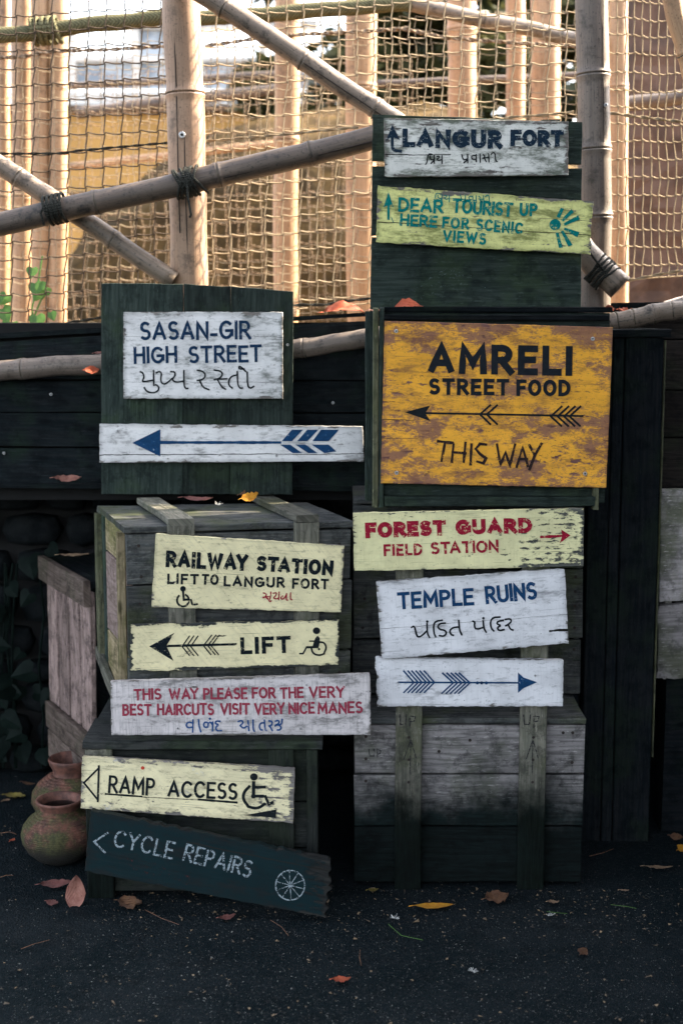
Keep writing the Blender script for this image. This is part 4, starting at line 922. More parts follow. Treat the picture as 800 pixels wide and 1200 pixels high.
# pale weathered plank lying behind the ringed log
PK = board(None, 'pale_plank', ((705, 378), (870, 326), (870, 338), (705, 392)), 4.26, .06, mat_plank('sun_bleached_timber', (.42, .36, .33), (.5, .45, .42), (.2, .17, .15), mossamt=.2), 14, 2, (1, 1, 1, 1), 41)[0]
tag(PK, 'sun-bleached pinkish plank lying behind the ringed bamboo log', 'plank')

def lashing(label, c, axis, r, n=7, tilt=.25, wr=.0035, spread=.035, ell=1.15, tail=None, cross=None):
    C = at(*c); t = Vector(axis).normalized(); u = t.cross(Vector((0, 1, 0))).normalized(); v = t.cross(u).normalized()
    e = empty('rope_lashing', C, label, 'rope lashing', 'rope lashings on the bamboo')
    for k in range(n):
        s = (k/(n-1)-.5); off = s*spread; tl = tilt*(1 if k % 2 else -1)*random.uniform(.4, 1)
        pts = []
        for q in range(22):
            a = 2*math.pi*q/22
            pts.append(C+t*(off+tl*r*math.cos(a)*1.0+random.uniform(-.0008, .0008))+(u*math.cos(a)*1.0+v*math.sin(a)*ell)*(r+wr*.8+random.uniform(0, .001)))
        mb = MB(); tube(mb, pts, wr, 6, closed=True); mb.build('rope_turn', M['rope_dark'], e, smooth=True)
    if tail:
        q = [C+Vector((0, -r*ell-.004, 0))]+[at(x, y, c[2]-.05) for x, y in tail]
        mb = MB(); tube(mb, q, wr*.85, 6); mb.build('rope_tail', M['rope_dark'], e, smooth=True)
    return e
ax1 = at(470, 153, 4.08)-at(-60, 274, 4.08)
lashing('dark rope lashing where the rail crosses the thick pale post', (221, 213.5, 4.08), ax1, .036, 9, .75, .0042, .045, 1.25, tail=((220, 230), (222, 240), (224, 252), (222, 255)))
lashing('dark rope lashing where two bamboos cross at the left', (66, 245, 4.08), ax1, .036, 8, .15, .0042, .045, 1.3, tail=((52, 240), (48, 250), (52, 264)))
lashing('dark rope lashing around the short cut bamboo end', (704, 319, 4.04), at(727, 338, 4.02)-at(630, 246, 4.07), .0395, 8, .22, .0038, .042, 1.1, tail=((690, 295), (680, 290)))

# ------------------------------------------------------------------ netting
def net(label, x0, x1, y0, y1, Y, dx, dy, r, slope=0, seed=0, edge_b=True, edge_l=False, edge_r=False, jog=1.0, top=None, mat='rope_net', step_=2.2, bottom=None, lean=-.08):
    """one knotted net hanging in a plane; cells dx by dy photo pixels"""
    mb = MB(); nx_ = int((x1-x0)/dx)+1; ny_ = int((y1-y0)/dy)+1
    rn = random.Random(seed)
    def K(i, j):
        x = x0+i*dx+lean*(j*dy)*.25+3*nz(j*.35, i*.12, seed)+rn_j[(i, j)][0]
        y = y0+j*dy+slope*(i*dx)+4*nz(i*.25, j*.3, seed+5)+rn_j[(i, j)][1]
        return x, y
    rn_j = {(i, j): (rn.uniform(-.8, .8), rn.uniform(-.8, .8)) for i in range(nx_+1) for j in range(ny_+1)}
    yb = lambda x: (bottom[0]+(bottom[1]-bottom[0])*(x-x0)/(x1-x0)) if bottom else 1e9
    def V(x, y, d=0):
        y = min(y, yb(x)); p = at(x, y, Y); p.y += .01*nz(x*.02, y*.02, seed)+d; return p
    for j in range(ny_+1):
        run = []
        for i in range(nx_+1):
            x, y = K(i, j)
            if y > yb(x)+dy*.6: 
                if len(run) > 1: tube(mb, run, r, 4, caps=False)
                run = []; continue
            run += [V(x-1.6*jog, y+step_*jog*.6), V(x+1.6*jog, y-step_*jog*.6)]
            if i < nx_:
                xn, yn = K(i+1, j); run.append(V((x+xn)/2, (y+yn)/2+.8))
        if len(run) > 1: tube(mb, run, r, 4, caps=False)
    for i in range(nx_+1):
        run = []
        for j in range(ny_+1):
            x, y = K(i, j); run += [V(x-.8*jog, y-1.5, -.001), V(x+.8*jog, y+1.5, -.001)]
            if y > yb(x): break
        tube(mb, run, r, 4, caps=False)
    o = mb.build('rope_net', M[mat]); tag(o, label, 'netting')
    return o
def twisted(label, pts, r, mat='rope_tan', name='twisted_rope', tw=.0, cat='rope'):
    P = [at(*p) for p in pts]; Q = []
    for a, b in zip(P, P[1:]):
        m = max(2, int((b-a).length/.012))
        Q += [a.lerp(b, k/m) for k in range(m)]
    Q.append(P[-1]); mb = MB()
    for s_ in (0, 1):
        q = [p+Vector((0, math.cos(k*.9+s_*math.pi), math.sin(k*.9+s_*math.pi)))*r*.8+Vector((0, 0, .002*nz(k*.2, r, 3))) for k, p in enumerate(Q)]
        tube(mb, q, r*.75, 5)
    o = mb.build(name, M[mat], smooth=True); tag(o, label, cat); return o
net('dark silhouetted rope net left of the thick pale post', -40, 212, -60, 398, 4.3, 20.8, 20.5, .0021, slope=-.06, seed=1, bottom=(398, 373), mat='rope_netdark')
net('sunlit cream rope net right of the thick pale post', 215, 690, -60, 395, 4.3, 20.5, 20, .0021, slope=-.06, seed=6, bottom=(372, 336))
net('close-meshed rope net right of the greyish upright post', 712, 880, -60, 330, 4.34, 9.6, 20.5, .0019, slope=.02, seed=2, bottom=(329, 318), jog=.5, lean=.02)
net('second paler net further back inside the enclosure', -30, 700, 40, 400, 5.0, 18.5, 15.5, .0013, slope=-.04, seed=3, bottom=(400, 350), lean=.05)
net('blurred net hanging over the brown mound', 60, 470, 90, 400, 5.9, 14, 15, .0015, slope=-.05, seed=4, lean=.2, mat='rope_tan')
twisted('twisted bottom rope of the net along the black wall', [(-40, 385, 4.29), (60, 382, 4.29), (118, 372, 4.29), (200, 368, 4.29), (343, 358, 4.29), (380, 357, 4.29), (436, 349, 4.29)], .0034, 'rope_dark')
twisted('tan twisted rope lying at the foot of the left net', [(-40, 398, 4.27), (30, 394, 4.27), (75, 396, 4.27), (120, 383, 4.27)], .003)
twisted('cream bottom rope of the right-hand net', [(710, 331, 4.32), (745, 327, 4.32), (780, 320, 4.32), (870, 308, 4.32)], .0038, 'rope_net')
twisted('cream twisted rope across the right-hand net at mid height', [(708, 132, 4.32), (750, 137, 4.32), (800, 143, 4.32), (870, 150, 4.32)], .0036, 'rope_net')
twisted('dark twisted rope strung across the left net', [(-40, 180, 4.28), (60, 180, 4.28), (130, 173, 4.28), (200, 167, 4.28)], .0028, 'rope_dark')
twisted('pale split cane threaded through the centre net', [(236, 166, 4.28), (290, 161, 4.28), (340, 157, 4.28), (420, 149, 4.28)], .0028, 'rope_net')
twisted('rope edge along the top of the LANGUR FORT planks', [(590, 138, 4.29), (640, 134, 4.29), (672, 131, 4.29)], .0026, 'rope_net')
twisted('tan twisted rope sagging behind the left net', [(-40, 70, 4.9), (30, 66, 4.9), (60, 60, 4.9), (130, 58, 4.9), (195, 54, 4.9)], .005)
twisted('tan twisted rope sagging behind the centre net', [(240, 54, 4.9), (300, 45, 4.9), (360, 40, 4.9), (440, 36, 4.9), (480, 33, 4.9)], .005)
twisted('grey twisted rope stretched at the upper right of the enclosure', [(468, 33, 4.9), (520, 44, 4.9), (600, 50, 4.9), (680, 55, 4.9)], .005)

# ------------------------------------------------------------------ inside the enclosure
POLES = [(4, 15, 'leftmost pale pole inside the enclosure, at the picture edge', 5.25), (26, 25, 'tan pole inside the enclosure, second from the left edge', 5.2), (48, 22, 'left pole of the lashed pair behind the net', 5.15), (68, 22, 'right pole of the lashed pair behind the net', 5.15),
 (337, 29, 'single tan pole behind the net right of the thick post', 5.3), (423, 36, 'wide tan pole just left of the LANGUR FORT planks', 5.2), (541, 33, 'tan pole above the LANGUR lettering', 5.4), (604, 22, 'narrow tan pole above the word FORT', 5.5), (638, 34, 'wide tan pole left of the greyish upright post', 5.3), (724, 22, 'orange tan pole right of the greyish upright post', 5.1)]
for x, w, lab, Y in POLES:
    bamboo(lab, (x, -70, Y), (x+random.uniform(-3, 3), 440, Y), w, M['bamboo_bg'], sorted(random.sample([.2, .33, .45, .58, .7, .85], 2)), name='enclosure_pole', sides=14, group='upright poles inside the enclosure')
def wound(label, a, b, w, ex=()):
    e = bamboo(label, a, b, w, M['rope_olive'], (), name='rope_wound_rail', sides=14); return e
wound('olive rope-wound rail across the top left behind the net', (-60, 48, 4.98), (205, 19, 4.98), 18)
wound('olive rope-wound rail across the top centre behind the net', (205, 24, 5.0), (482, 4, 5.0), 17)
bamboo('grey bamboo rail at the top right behind the net', (475, 3, 5.0), (700, 52, 5.1), 17, M['bamboo_grey'], (.4, .8), name='enclosure_rail')
bamboo('brown horizontal beam behind the centre net', (90, 133, 6.5), (330, 104, 6.5), 13, M['bamboo_dark'], (), name='enclosure_rail')
bamboo('thin brown beam behind the left part of the net', (80, 101, 6.6), (330, 86, 6.6), 8, M['bamboo_dark'], (), name='enclosure_rail')
bamboo('lower tan beam in front of the ochre wall', (80, 195, 6.4), (330, 168, 6.4), 9, M['bamboo_bg'], (), name='enclosure_rail')
bamboo('dusty horizontal rail on the right-hand mud wall', (700, 126, 5.6), (880, 104, 5.6), 17, M['bamboo_dark'], (), name='enclosure_rail')
bamboo('thin horizontal rail behind the poles above the LANGUR FORT sign', (440, 98, 5.7), (700, 88, 5.7), 9, M['bamboo_dark'], (), name='enclosure_rail')
knot = lashing('frayed olive rope knot on the lashed pair of poles', (54, 36, 4.98), (1, 0, .1), .036, 9, .3, .007, .08, 1.2)
for ch in knot.children: ch.data.materials[0] = M['rope_olive']
# mound: brown thatched dome under the inner net
M['thatch'] = mat_flat('brown_thatch', (.075, .048, .018), (.03, .02, .009), 9, .95, .03, .1)
mb = MB(); vs = []; fs = []; nu_, nv_ = 48, 20
c = at(440, 360, 7.6); Rx = 1.78; Rz = 1.33
for j in range(nv_+1):
    th = math.pi/2*j/nv_
    for i in range(nu_):
        ph = 2*math.pi*i/nu_; k = 1+.05*nz(math.cos(ph)*3, math.sin(ph)*3, th*4)+.03*nz(math.cos(ph)*12, math.sin(ph)*12, th*14)
        vs.append((c.x+Rx*math.cos(th)*math.cos(ph)*k, c.y+1.2*math.cos(th)*math.sin(ph)*k, 1.2+(Rz)*math.sin(th)*k))
for j in range(nv_):
    for i in range(nu_): fs.append((j*nu_+i, j*nu_+(i+1) % nu_, (j+1)*nu_+(i+1) % nu_, (j+1)*nu_+i))
mb.add(vs, fs); tag(mb.build('thatched_dome', M['thatch'], smooth=True), 'brown rounded thatched mound behind the centre net', 'thatched mound')
# ochre building with window band
M['ochre'] = mat_flat('ochre_plaster', (.52, .31, .10), (.40, .24, .08), 2, .9, .002)
M['wpaint'] = mat_flat('white_window_frame', (.75, .74, .7), None, 5, .6, 0)
M['glass'] = mat_flat('blue_grey_glass', (.16, .2, .25), (.4, .45, .5), 3.5, .15, 0, .6, thr=(.42, .58))
M['beam'] = mat_flat('brown_beam', (.11, .07, .04), (.07, .045, .03), 9, .8, .002)
Yb = 10.; BF = Frame((0, Yb, 0), (1, 0, 0), (0, 1, 0))
B_ = empty('ochre_building', (-1.4, Yb, 1.3), 'ochre building with white-framed windows far behind the left net', 'building')
z = lambda y: at(0, y, Yb).z
xa, xc_ = at(-80, 0, Yb).x, at(372, 0, Yb).x
box(B_, 'wall', BF, (xa, xc_), (0, .2), (1.1, z(133)), 'x', M['ochre'], 0, .002, 1)
box(B_, 'beam', BF, (xa, xc_), (-.06, .14), (z(132), z(124)), 'x', M['beam'], 0, .002, 1)
box(B_, 'sill_beam', BF, (xa, xc_), (-.05, .0), (z(232), z(226)), 'x', M['beam'], 0, .002, 1)
box(B_, 'parapet', BF, (xa, xc_), (.03, .2), (z(123.5), z(106)), 'x', M['wpaint'], 0, .002, 1)
wx = xa+.05; wz0, wz1 = z(104), z(34)
while wx < xc_-.3:
    w_ = empty
    box(B_, 'window_frame', BF, (wx, wx+.05), (.0, .08), (wz0, wz1), 'z', M['wpaint'], 0, .002, 1)
    box(B_, 'pane', BF, (wx+.052, wx+.43), (.03, .045), (wz0, (wz0+wz1)/2-.02), 'x', M['glass'], 0, .002, 1)
    if random.random() < .5: box(B_, 'pane', BF, (wx+.052, wx+.43), (.03, .045), ((wz0+wz1)/2+.02, wz1), 'x', M['glass'], 0, .002, 1)
    wx += .432
box(B_, 'window_rail', BF, (xa, xc_), (-.004, .07), ((wz0+wz1)/2-.018, (wz0+wz1)/2+.018), 'x', M['wpaint'], 0, .002, 1)
box(B_, 'top_rail', BF, (xa, xc_), (-.006, .09), (wz1+.002, wz1+.06), 'x', M['wpaint'], 0, .002, 1)
# mud wall at right
M['mud'] = mat_flat('pinkish_brown_mud', (.10, .062, .046), (.055, .035, .027), 9, .95, .012)
MWf = Frame((at(738, 200, 6.5).x, 6.5, 1.1), (math.cos(R(4)), math.sin(R(4)), 0), (-math.sin(R(4)), math.cos(R(4)), 0))
mw = MB(); nx_, nz_ = 30, 30; vs = []
for j in range(nz_+1):
    for i in range(nx_+1): vs.append(MWf.p(3*i/nx_, .03*nz(i*.6, j*.6, 3)+.015*nz(i*1.7, j*1.7, 3), 1.85*j/nz_+(.04*nz(i*.5, 1, 1) if j == nz_ else 0)))
fs = [(j*(nx_+1)+i, j*(nx_+1)+i+1, (j+1)*(nx_+1)+i+1, (j+1)*(nx_+1)+i) for j in range(nz_) for i in range(nx_)]
n0 = len(vs); per = [i for i in range(nx_+1)]+[j*(nx_+1)+nx_ for j in range(1, nz_+1)]+[nz_*(nx_+1)+i for i in range(nx_-1, -1, -1)]+[j*(nx_+1) for j in range(nz_-1, 0, -1)]
vs += [Vector(vs[q])+MWf.ey*.25 for q in per]; m = len(per)
for a in range(m): b = (a+1) % m; fs.append((per[b], per[a], n0+a, n0+b))
mw.add(vs, fs); tag(mw.build('mud_wall', M['mud'], smooth=False), 'pinkish brown rough wall behind the right-hand net', 'wall')

# ------------------------------------------------------------------ shrubs
def leafmat(name, c1, c2, rough=.5, trans=0):
    nt = NT(name); oi = nt.n('ShaderNodeNewGeometry').outputs['Random Per Island']
    c = nt.mix(oi, c1, c2); nt.put(nt.b.inputs['Base Color'], c); nt.b.inputs['Roughness'].default_value = rough
    if trans:
        tr = nt.n('ShaderNodeBsdfTranslucent'); nt.put(tr.inputs[0], c); mx = nt.n('ShaderNodeMixShader'); mx.inputs[0].default_value = trans
        nt.t.links.new(nt.b.outputs[0], mx.inputs[1]); nt.t.links.new(tr.outputs[0], mx.inputs[2]); nt.t.links.new(mx.outputs[0], nt.out.inputs[0])
    return nt.m
M['leaf'] = leafmat('olive_leaves', (.03, .04, .012), (.085, .08, .026), .5, .25)
M['bark'] = mat_flat('grey_bark', (.12, .1, .08), (.06, .05, .04), 30)
def shrub(label, px, Y, rx, z0, z1, n, seed, ls=.05):
    rn = random.Random(seed); X = at(px, 0, Y).x
    e = empty('shrub', (X, Y, 1.3), label, 'shrub', 'shrubs behind the enclosure')
    mb = MB(); tube(mb, [Vector((X, Y, 1.2)), Vector((X+.05, Y, z0+.2)), Vector((X-.03, Y+.02, z1-.3))], [.05, .035, .012], 7); mb.build('trunk', M['bark'], e)
    mb = MB(); cl = [(X+rn.uniform(-rx, rx), Y+rn.uniform(-rx, rx)*.6, rn.uniform(z0, z1), rn.uniform(.12, .28)) for _ in range(40)]
    for k in range(n):
        cx, cy, cz, cr = cl[k % 40]
        d = Vector((rn.gauss(0, 1), rn.gauss(0, 1), rn.gauss(0, 1))).normalized()*cr*rn.uniform(.5, 1.05)
        p = Vector((cx, cy, cz))+d; a = Vector((rn.gauss(0, 1), rn.gauss(0, 1), rn.gauss(0, .6))).normalized(); b = a.cross(Vector((rn.gauss(0, 1), rn.gauss(0, 1), 1))).normalized()
        l = ls*rn.uniform(.6, 1.3)
        mb.add([p-a*l, p-b*l*.35, p+a*l, p+b*l*.35], [(0, 1, 2, 3)])
    o = mb.build('foliage', M['leaf'], e); o['kind'] = 'stuff'
shrub('olive green shrub behind the poles above the word FORT', 610, 8.4, .9, 1.5, 4.2, 8000, 1, .1)
shrub('olive green shrub behind the wide tan pole at top centre', 480, 8.8, .9, 1.5, 4.2, 8000, 2, .1)
shrub('darker shrub behind the upper right poles', 700, 8.9, .9, 1.5, 4.2, 8000, 3, .1)

# ------------------------------------------------------------------ pots
def potmat(name):
    nt = NT(name); geo = nt.n('ShaderNodeNewGeometry').outputs['Position']
    n = nt.noise(geo, 22, 7, .7); m = nt.noise(geo, 9, 5, .65); f = nt.noise(geo, 120, 5, .7)
    c = nt.mix(nt.step(n, .38, .62), (.15, .06, .04), (.05, .024, .018))
    c = nt.mix(nt.math('MULTIPLY', nt.step(f, .52, .64), .6), c, (.24, .13, .09))
    c = nt.mix(nt.math('MULTIPLY', nt.step(m, .42, .54), .9), c, nt.mix(nt.step(f, .4, .6), (.03, .036, .012), (.065, .068, .022)))
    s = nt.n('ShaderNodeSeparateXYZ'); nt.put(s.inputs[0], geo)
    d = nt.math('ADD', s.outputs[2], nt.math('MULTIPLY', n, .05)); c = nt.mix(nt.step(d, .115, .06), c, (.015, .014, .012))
    nt.put(nt.b.inputs['Base Color'], c); nt.b.inputs['Roughness'].default_value = .7; nt.b.inputs['Specular IOR Level'].default_value = .3
    th = nt.math('SINE', nt.math('MULTIPLY', nt.math('ADD', s.outputs[2], nt.math('MULTIPLY', m, .01)), 1100.0))
    nt.put(nt.b.inputs['Normal'], nt.bump(nt.math('ADD', nt.math('ADD', n, nt.math('MULTIPLY', f, .7)), nt.math('MULTIPLY', th, .12)), .006)); return nt.m
M['pot'] = potmat('mossy_terracotta'); M['potrim'] = mat_flat('reddish_terracotta_rim', (.16, .07, .05), (.075, .036, .028), 45, .65, .002)
M['potin'] = mat_flat('dark_pot_inside', (.05, .025, .02), (.03, .018, .015), 30)
def lathe(mb, c, prof, n=40, seed=0, wob=.006):
    vs = []; fs = []; uvs = []
    for j, (r, z) in enumerate(prof):
        for k in range(n):
            a = 2*math.pi*k/n; rr = r*(1+wob*nz(math.cos(a)*2, math.sin(a)*2, z*12+seed))
            vs.append((c[0]+rr*math.cos(a), c[1]+rr*math.sin(a), c[2]+z)); uvs.append((a, z))
    for j in range(len(prof)-1):
        for k in range(n): fs.append((j*n+k, j*n+(k+1) % n, (j+1)*n+(k+1) % n, (j+1)*n+k))
    mb.add(vs, fs, uvs)
def pot(label, px, Y, k, hk, rimprof, body, inner, seed):
    X = at(px, 980, Y).x; e = empty('clay_pot', (X, Y, 0), label, 'clay pot', 'old clay pots beside the low box')
    for nm, pr, m in (('body', body, 'pot'), ('rim', rimprof, 'potrim'), ('inside', inner, 'potin')):
        mb = MB(); lathe(mb, (X, Y, 0), [(r*k, z*hk) for r, z in pr], 44, seed, .015); mb.build(nm, M[m], e, smooth=True)
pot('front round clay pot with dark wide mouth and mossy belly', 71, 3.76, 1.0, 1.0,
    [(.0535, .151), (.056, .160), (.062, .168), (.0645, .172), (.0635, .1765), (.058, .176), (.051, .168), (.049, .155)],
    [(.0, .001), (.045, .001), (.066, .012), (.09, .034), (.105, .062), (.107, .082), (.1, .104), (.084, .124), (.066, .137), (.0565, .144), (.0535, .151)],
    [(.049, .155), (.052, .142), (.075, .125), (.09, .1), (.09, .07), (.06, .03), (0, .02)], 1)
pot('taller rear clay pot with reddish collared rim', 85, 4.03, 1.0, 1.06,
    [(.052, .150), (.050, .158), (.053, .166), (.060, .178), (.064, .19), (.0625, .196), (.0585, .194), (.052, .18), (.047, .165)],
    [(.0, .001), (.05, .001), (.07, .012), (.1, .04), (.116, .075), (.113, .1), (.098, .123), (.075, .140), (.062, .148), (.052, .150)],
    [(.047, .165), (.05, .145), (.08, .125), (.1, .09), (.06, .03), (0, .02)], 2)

# ------------------------------------------------------------------ fallen leaves
def lmat(name, c1, c2, c3, spec=.3):
    nt = NT(name); uv = nt.n('ShaderNodeUVMap').outputs[0]; geo = nt.n('ShaderNodeNewGeometry').outputs['Position']
    n = nt.noise(geo, 45, 5, .7); sp = nt.noise(geo, 240, 3, .6)
    c = nt.mix(nt.step(n, .35, .65), c1, c2); c = nt.mix(nt.math('MULTIPLY', nt.step(sp, .6, .7), .7), c, c3)
    nt.put(nt.b.inputs['Base Color'], c); nt.b.inputs['Roughness'].default_value = .6; nt.b.inputs['Specular IOR Level'].default_value = spec
    s = nt.n('ShaderNodeSeparateXYZ'); nt.put(s.inputs[0], uv)
    vein = nt.math('SINE', nt.math('MULTIPLY', nt.math('ADD', s.outputs[0], nt.math('MULTIPLY', nt.math('ABSOLUTE', s.outputs[1]), -.7)), 60))
    nt.put(nt.b.inputs['Normal'], nt.bump(vein, .0012)); return nt.m
LM = {'pink': lmat('dried_pink_leaf', (.42, .2, .15), (.3, .12, .09), (.1, .04, .03)), 'rose': lmat('rosy_brown_leaf', (.26, .1, .085), (.18, .075, .065), (.08, .03, .03)),
      'yellow': lmat('yellow_leaf', (.72, .36, .03), (.6, .24, .02), (.2, .08, .02)), 'orange': lmat('orange_red_leaf', (.62, .14, .06), (.48, .1, .05), (.2, .05, .03)),
      'brown': lmat('brown_crumpled_leaf', (.2, .1, .05), (.11, .055, .035), (.05, .03, .02)), 'tan': lmat('pale_tan_leaf', (.42, .28, .17), (.32, .2, .12), (.15, .08, .05)), 'olive': lmat('olive_yellow_leaf', (.3, .24, .05), (.2, .15, .04), (.08, .06, .02)), 'green': lmat('fresh_green_leaf', (.07, .17, .03), (.045, .11, .02), (.03, .06, .015)), 'ivy': lmat('dark_ivy_leaf', (.0025, .006, .005), (.005, .010, .008), (.002, .003, .003), .06)}
def leafmesh(mb, c, L, W, yaw, pitch=0, roll=0, curl=.3, fold=.25, shape=1.0, wig=0, seed=0):
    m = Matrix.Rotation(yaw, 3, 'Z') @ Matrix.Rotation(pitch, 3, 'Y') @ Matrix.Rotation(roll, 3, 'X')
    vs = []; uvs = []; fs = []; nl, nw = 10, 4
    for i in range(nl+1):
        t = i/nl; w = W/2*(math.sin(math.pi*t**shape))**.8 if 0 < t < 1 else 0
        for j in range(nw+1):
            s_ = (j/nw-.5)*2
            x = (t-.5)*L; y = w*s_*(1+.08*wig*nz(i*1.3, j, seed)); z = curl*L*((t-.5)**2)*1.6-curl*L*.1+abs(s_)*w*fold+wig*.12*W*nz(i*.8, j*.8, seed)
            vs.append(Vector(c)+m @ Vector((x, y, z))); uvs.append((t, s_))
    for i in range(nl):
        for j in range(nw): fs.append((i*(nw+1)+j, (i+1)*(nw+1)+j, (i+1)*(nw+1)+j+1, i*(nw+1)+j+1))
    mb.add(vs, fs, uvs)
    # stalk
    a = Vector(c)+m @ Vector((-L/2, 0, curl*L*.3)); b = a+m @ Vector((-L*.16, 0, -.002)); tube(mb, [a, b], [.0012, .0008], 4)
def fallen(label, pos, kind, L, W, yaw, pitch=0, roll=0, curl=.3, fold=.25, wig=.9, shape=.9, name='fallen_leaf', grp='fallen leaves'):
    mb = MB(); leafmesh(mb, pos, L, W, R(yaw), R(pitch), R(roll), curl*1.35, fold*1.3, shape, wig*1.5, random.random()*50)
    o = mb.build(name, LM[kind], smooth=True); tag(o, label, 'leaf', grp); return o
g = lambda x, y, h=.008: ground_at(x, y)+Vector((0, 0, h))
fallen('bright yellow-orange leaf on the asphalt in front of the UP crate', g(508, 1066), 'yellow', .098, .036, 4, 0, 0, .12, .2, .3)
fallen('crumpled brown leaf beside the foot of the right batten', g(581, 1058, .012), 'brown', .07, .045, 25, 0, 20, .3, .3, 1.5)
fallen('small orange-brown leaf at the foot of the left batten', g(437, 1047), 'olive', .03, .02, 10, 0, 0, .3)
fallen('narrow orange leaf at the right edge of the asphalt', g(771, 1020), 'tan', .075, .022, -5, 0, 0, .15, .2)
fallen('yellowish leaf touching the right picture edge', g(798, 998), 'yellow', .04, .03, 40, 0, 30, .3)
fallen('brown leaf by the right picture edge above the yellowish one', g(792, 986, .012), 'brown', .04, .025, -30, 0, 30, .3)
fallen('reddish brown leaf lying nearest to the camera at lower centre', g(400, 1153), 'orange', .042, .026, 8, 0, 0, .35, .3, 1)
fallen('dull brown leaf on the asphalt at lower right', g(682, 1120), 'brown', .034, .024, 60, 0, 20, .4, .3, 1.5)
fallen('long rosy leaf lying in front of the round pot', g(66, 1042, .014), 'rose', .082, .034, 12, 0, 15, .15, .2, .8)
fallen('pale pink leaf standing on its tip against the low box', at(89, 1053, 3.47)+Vector((0, 0, .015)), 'pink', .09, .05, 85, -68, 8, .4, .3, 1.2)
fallen('dark red crumpled leaf between the long rosy leaf and the upright one', g(62, 1062), 'rose', .035, .022, -20, 0, 20, .4, .3, 1.5)
fallen('curled brown leaf under the CYCLE REPAIRS board', g(153, 1064, .012), 'brown', .065, .04, -12, 0, 25, .35, .3, 1.8)
fallen('small curled pinkish leaf below the end of the CYCLE REPAIRS board', g(266, 1079), 'rose', .045, .02, 25, 0, 20, .4, .3, 1.5)
fallen('olive-yellow leaf on the ground left of the pots', g(18, 936), 'olive', .07, .045, -10, 0, 0, .15, .2)
fallen('small brown leaf behind the shoulder of the rear pot', g(34, 926, .02), 'brown', .05, .02, -20, 0, 0, .3)
fallen('tiny pale leaf on the dark ground at far left', g(8, 941), 'tan', .025, .018, 30, 0, 0, .2)
fallen('small whitish leaf on the ground at the upper left of the pots', g(33, 899), 'tan', .03, .02, -20, 0, 0, .2)
fallen('tiny orange scrap beside the belly of the front pot', g(15, 988), 'orange', .02, .016, 60, 0, 0, .3)
fallen('pale leaf scrap right of the crumpled brown leaf', g(648, 1061), 'tan', .03, .02, 0, 0, 0, .3)
fallen('small pale leaf scrap on the asphalt right of the crates', g(731, 1047), 'tan', .026, .01, -5, 0, 0, .2)
zt_ = T1.z
fallen('rosy leaf on top of the large left crate', at(232, 588, 3.86)+Vector((0, 0, .006)), 'rose', .085, .034, -8, 0, 10, .2, .25)
fallen('yellow curled leaf on top of the large left crate', at(293, 590, 3.84)+Vector((0, 0, .014)), 'yellow', .05, .034, 15, -15, 35, .5, .4, 1.4)
fallen('brown dry leaf tip beside the yellow leaf on the crate', at(284, 583, 3.9)+Vector((0, 0, .01)), 'brown', .03, .016, 50, -20, 0, .5)
fallen('pale leaf lying on top of the slatted crate', at(87, 650, 4.1)+Vector((0, 0, -.002)), 'tan', .085, .03, 5, 0, 5, .12, .2)
fallen('pinkish orange leaf on the ledge at the left under the boards', at(80, 563, 4.07)+Vector((0, 0, .002)), 'pink', .08, .04, 0, 0, 20, .25, .3)
fallen('orange leaf tucked under the pale log at the left', at(108, 434, 4.03), 'orange', .042, .026, 15, 0, 50, .2)
fallen('orange-red leaf on the black ledge between the planks and the orange sign', at(403, 365, 4.08)+Vector((0, 0, .008)), 'orange', .115, .05, 3, 0, 32, -.25, .25)
fallen('pale orange leaf behind the left edge of the green box', at(440, 366, 4.0)+Vector((0, 0, .004)), 'pink', .05, .03, 20, 0, 10, .1)
fallen('orange-red leaf on the lid above the orange sign', at(480, 361, 3.69)+Vector((0, 0, .002)), 'orange', .09, .05, 5, 0, 25, -.3, .3)
fallen('crumpled orange leaf on the log right of the upright post', at(732, 365, 4.06), 'orange', .05, .03, 20, 0, 30, .4, .3, 1.8)
fallen('small orange leaf wedged beside the foot of the upright post', at(713, 363, 4.07), 'orange', .034, .03, 80, -40, 0, .3)
fallen('dark red leaf at the right end of the left log', at(116, 414, 4.07), 'rose', .03, .018, 0, 0, 20, .1)
# dry stems and scraps
def stem(label, pts, kind='tan', r=.0007):
    mb = MB(); P = [Vector(p) for p in pts]; Q = []
    for a, b, c_ in zip([P[0]]+P[:-2], P[:-1], P[1:]): Q += [b, b.lerp(c_, .5)]
    Q.append(P[-1]); tube(mb, Q, r, 4); o = mb.build('dry_stem', LM['brown' if kind == 'tan' else kind]); tag(o, label, 'stem', 'dry stems on the ground'); return o
for k, (a, b, c_, lab) in enumerate((((455, 1085), (470, 1100), (495, 1103), 'bent green stem on the asphalt below the left batten'), ((715, 1062), (735, 1066), (745, 1066), 'short green blade on the asphalt at right'),
    ((170, 1068), (190, 1080), (210, 1085), 'dry stem right of the curled brown leaf'), ((25, 1114), (40, 1110), (58, 1103), 'pale straw on the asphalt at lower left'), ((0, 1030), (8, 1029), (16, 1027), 'pale twig at the left picture edge'),
    ((690, 1005), (705, 1003), (718, 996), 'thin stalk by the foot of the tall cabinet'), ((317, 1080), (330, 1090), (338, 1098), 'thin straw below the broken board end'), ((422, 1115), (421, 1125), (423, 1133), 'tiny upright straw at lower centre'), ((0, 978), (12, 978), (20, 979), 'light twig on the dark ground left of the pots'), ((640, 1070), (650, 1073), (664, 1072), 'green stem near the right batten'))):
    stem(lab, [g(*a, .004), g(*b, .008), g(*c_, .003)], 'green' if 'green' in lab else 'tan')
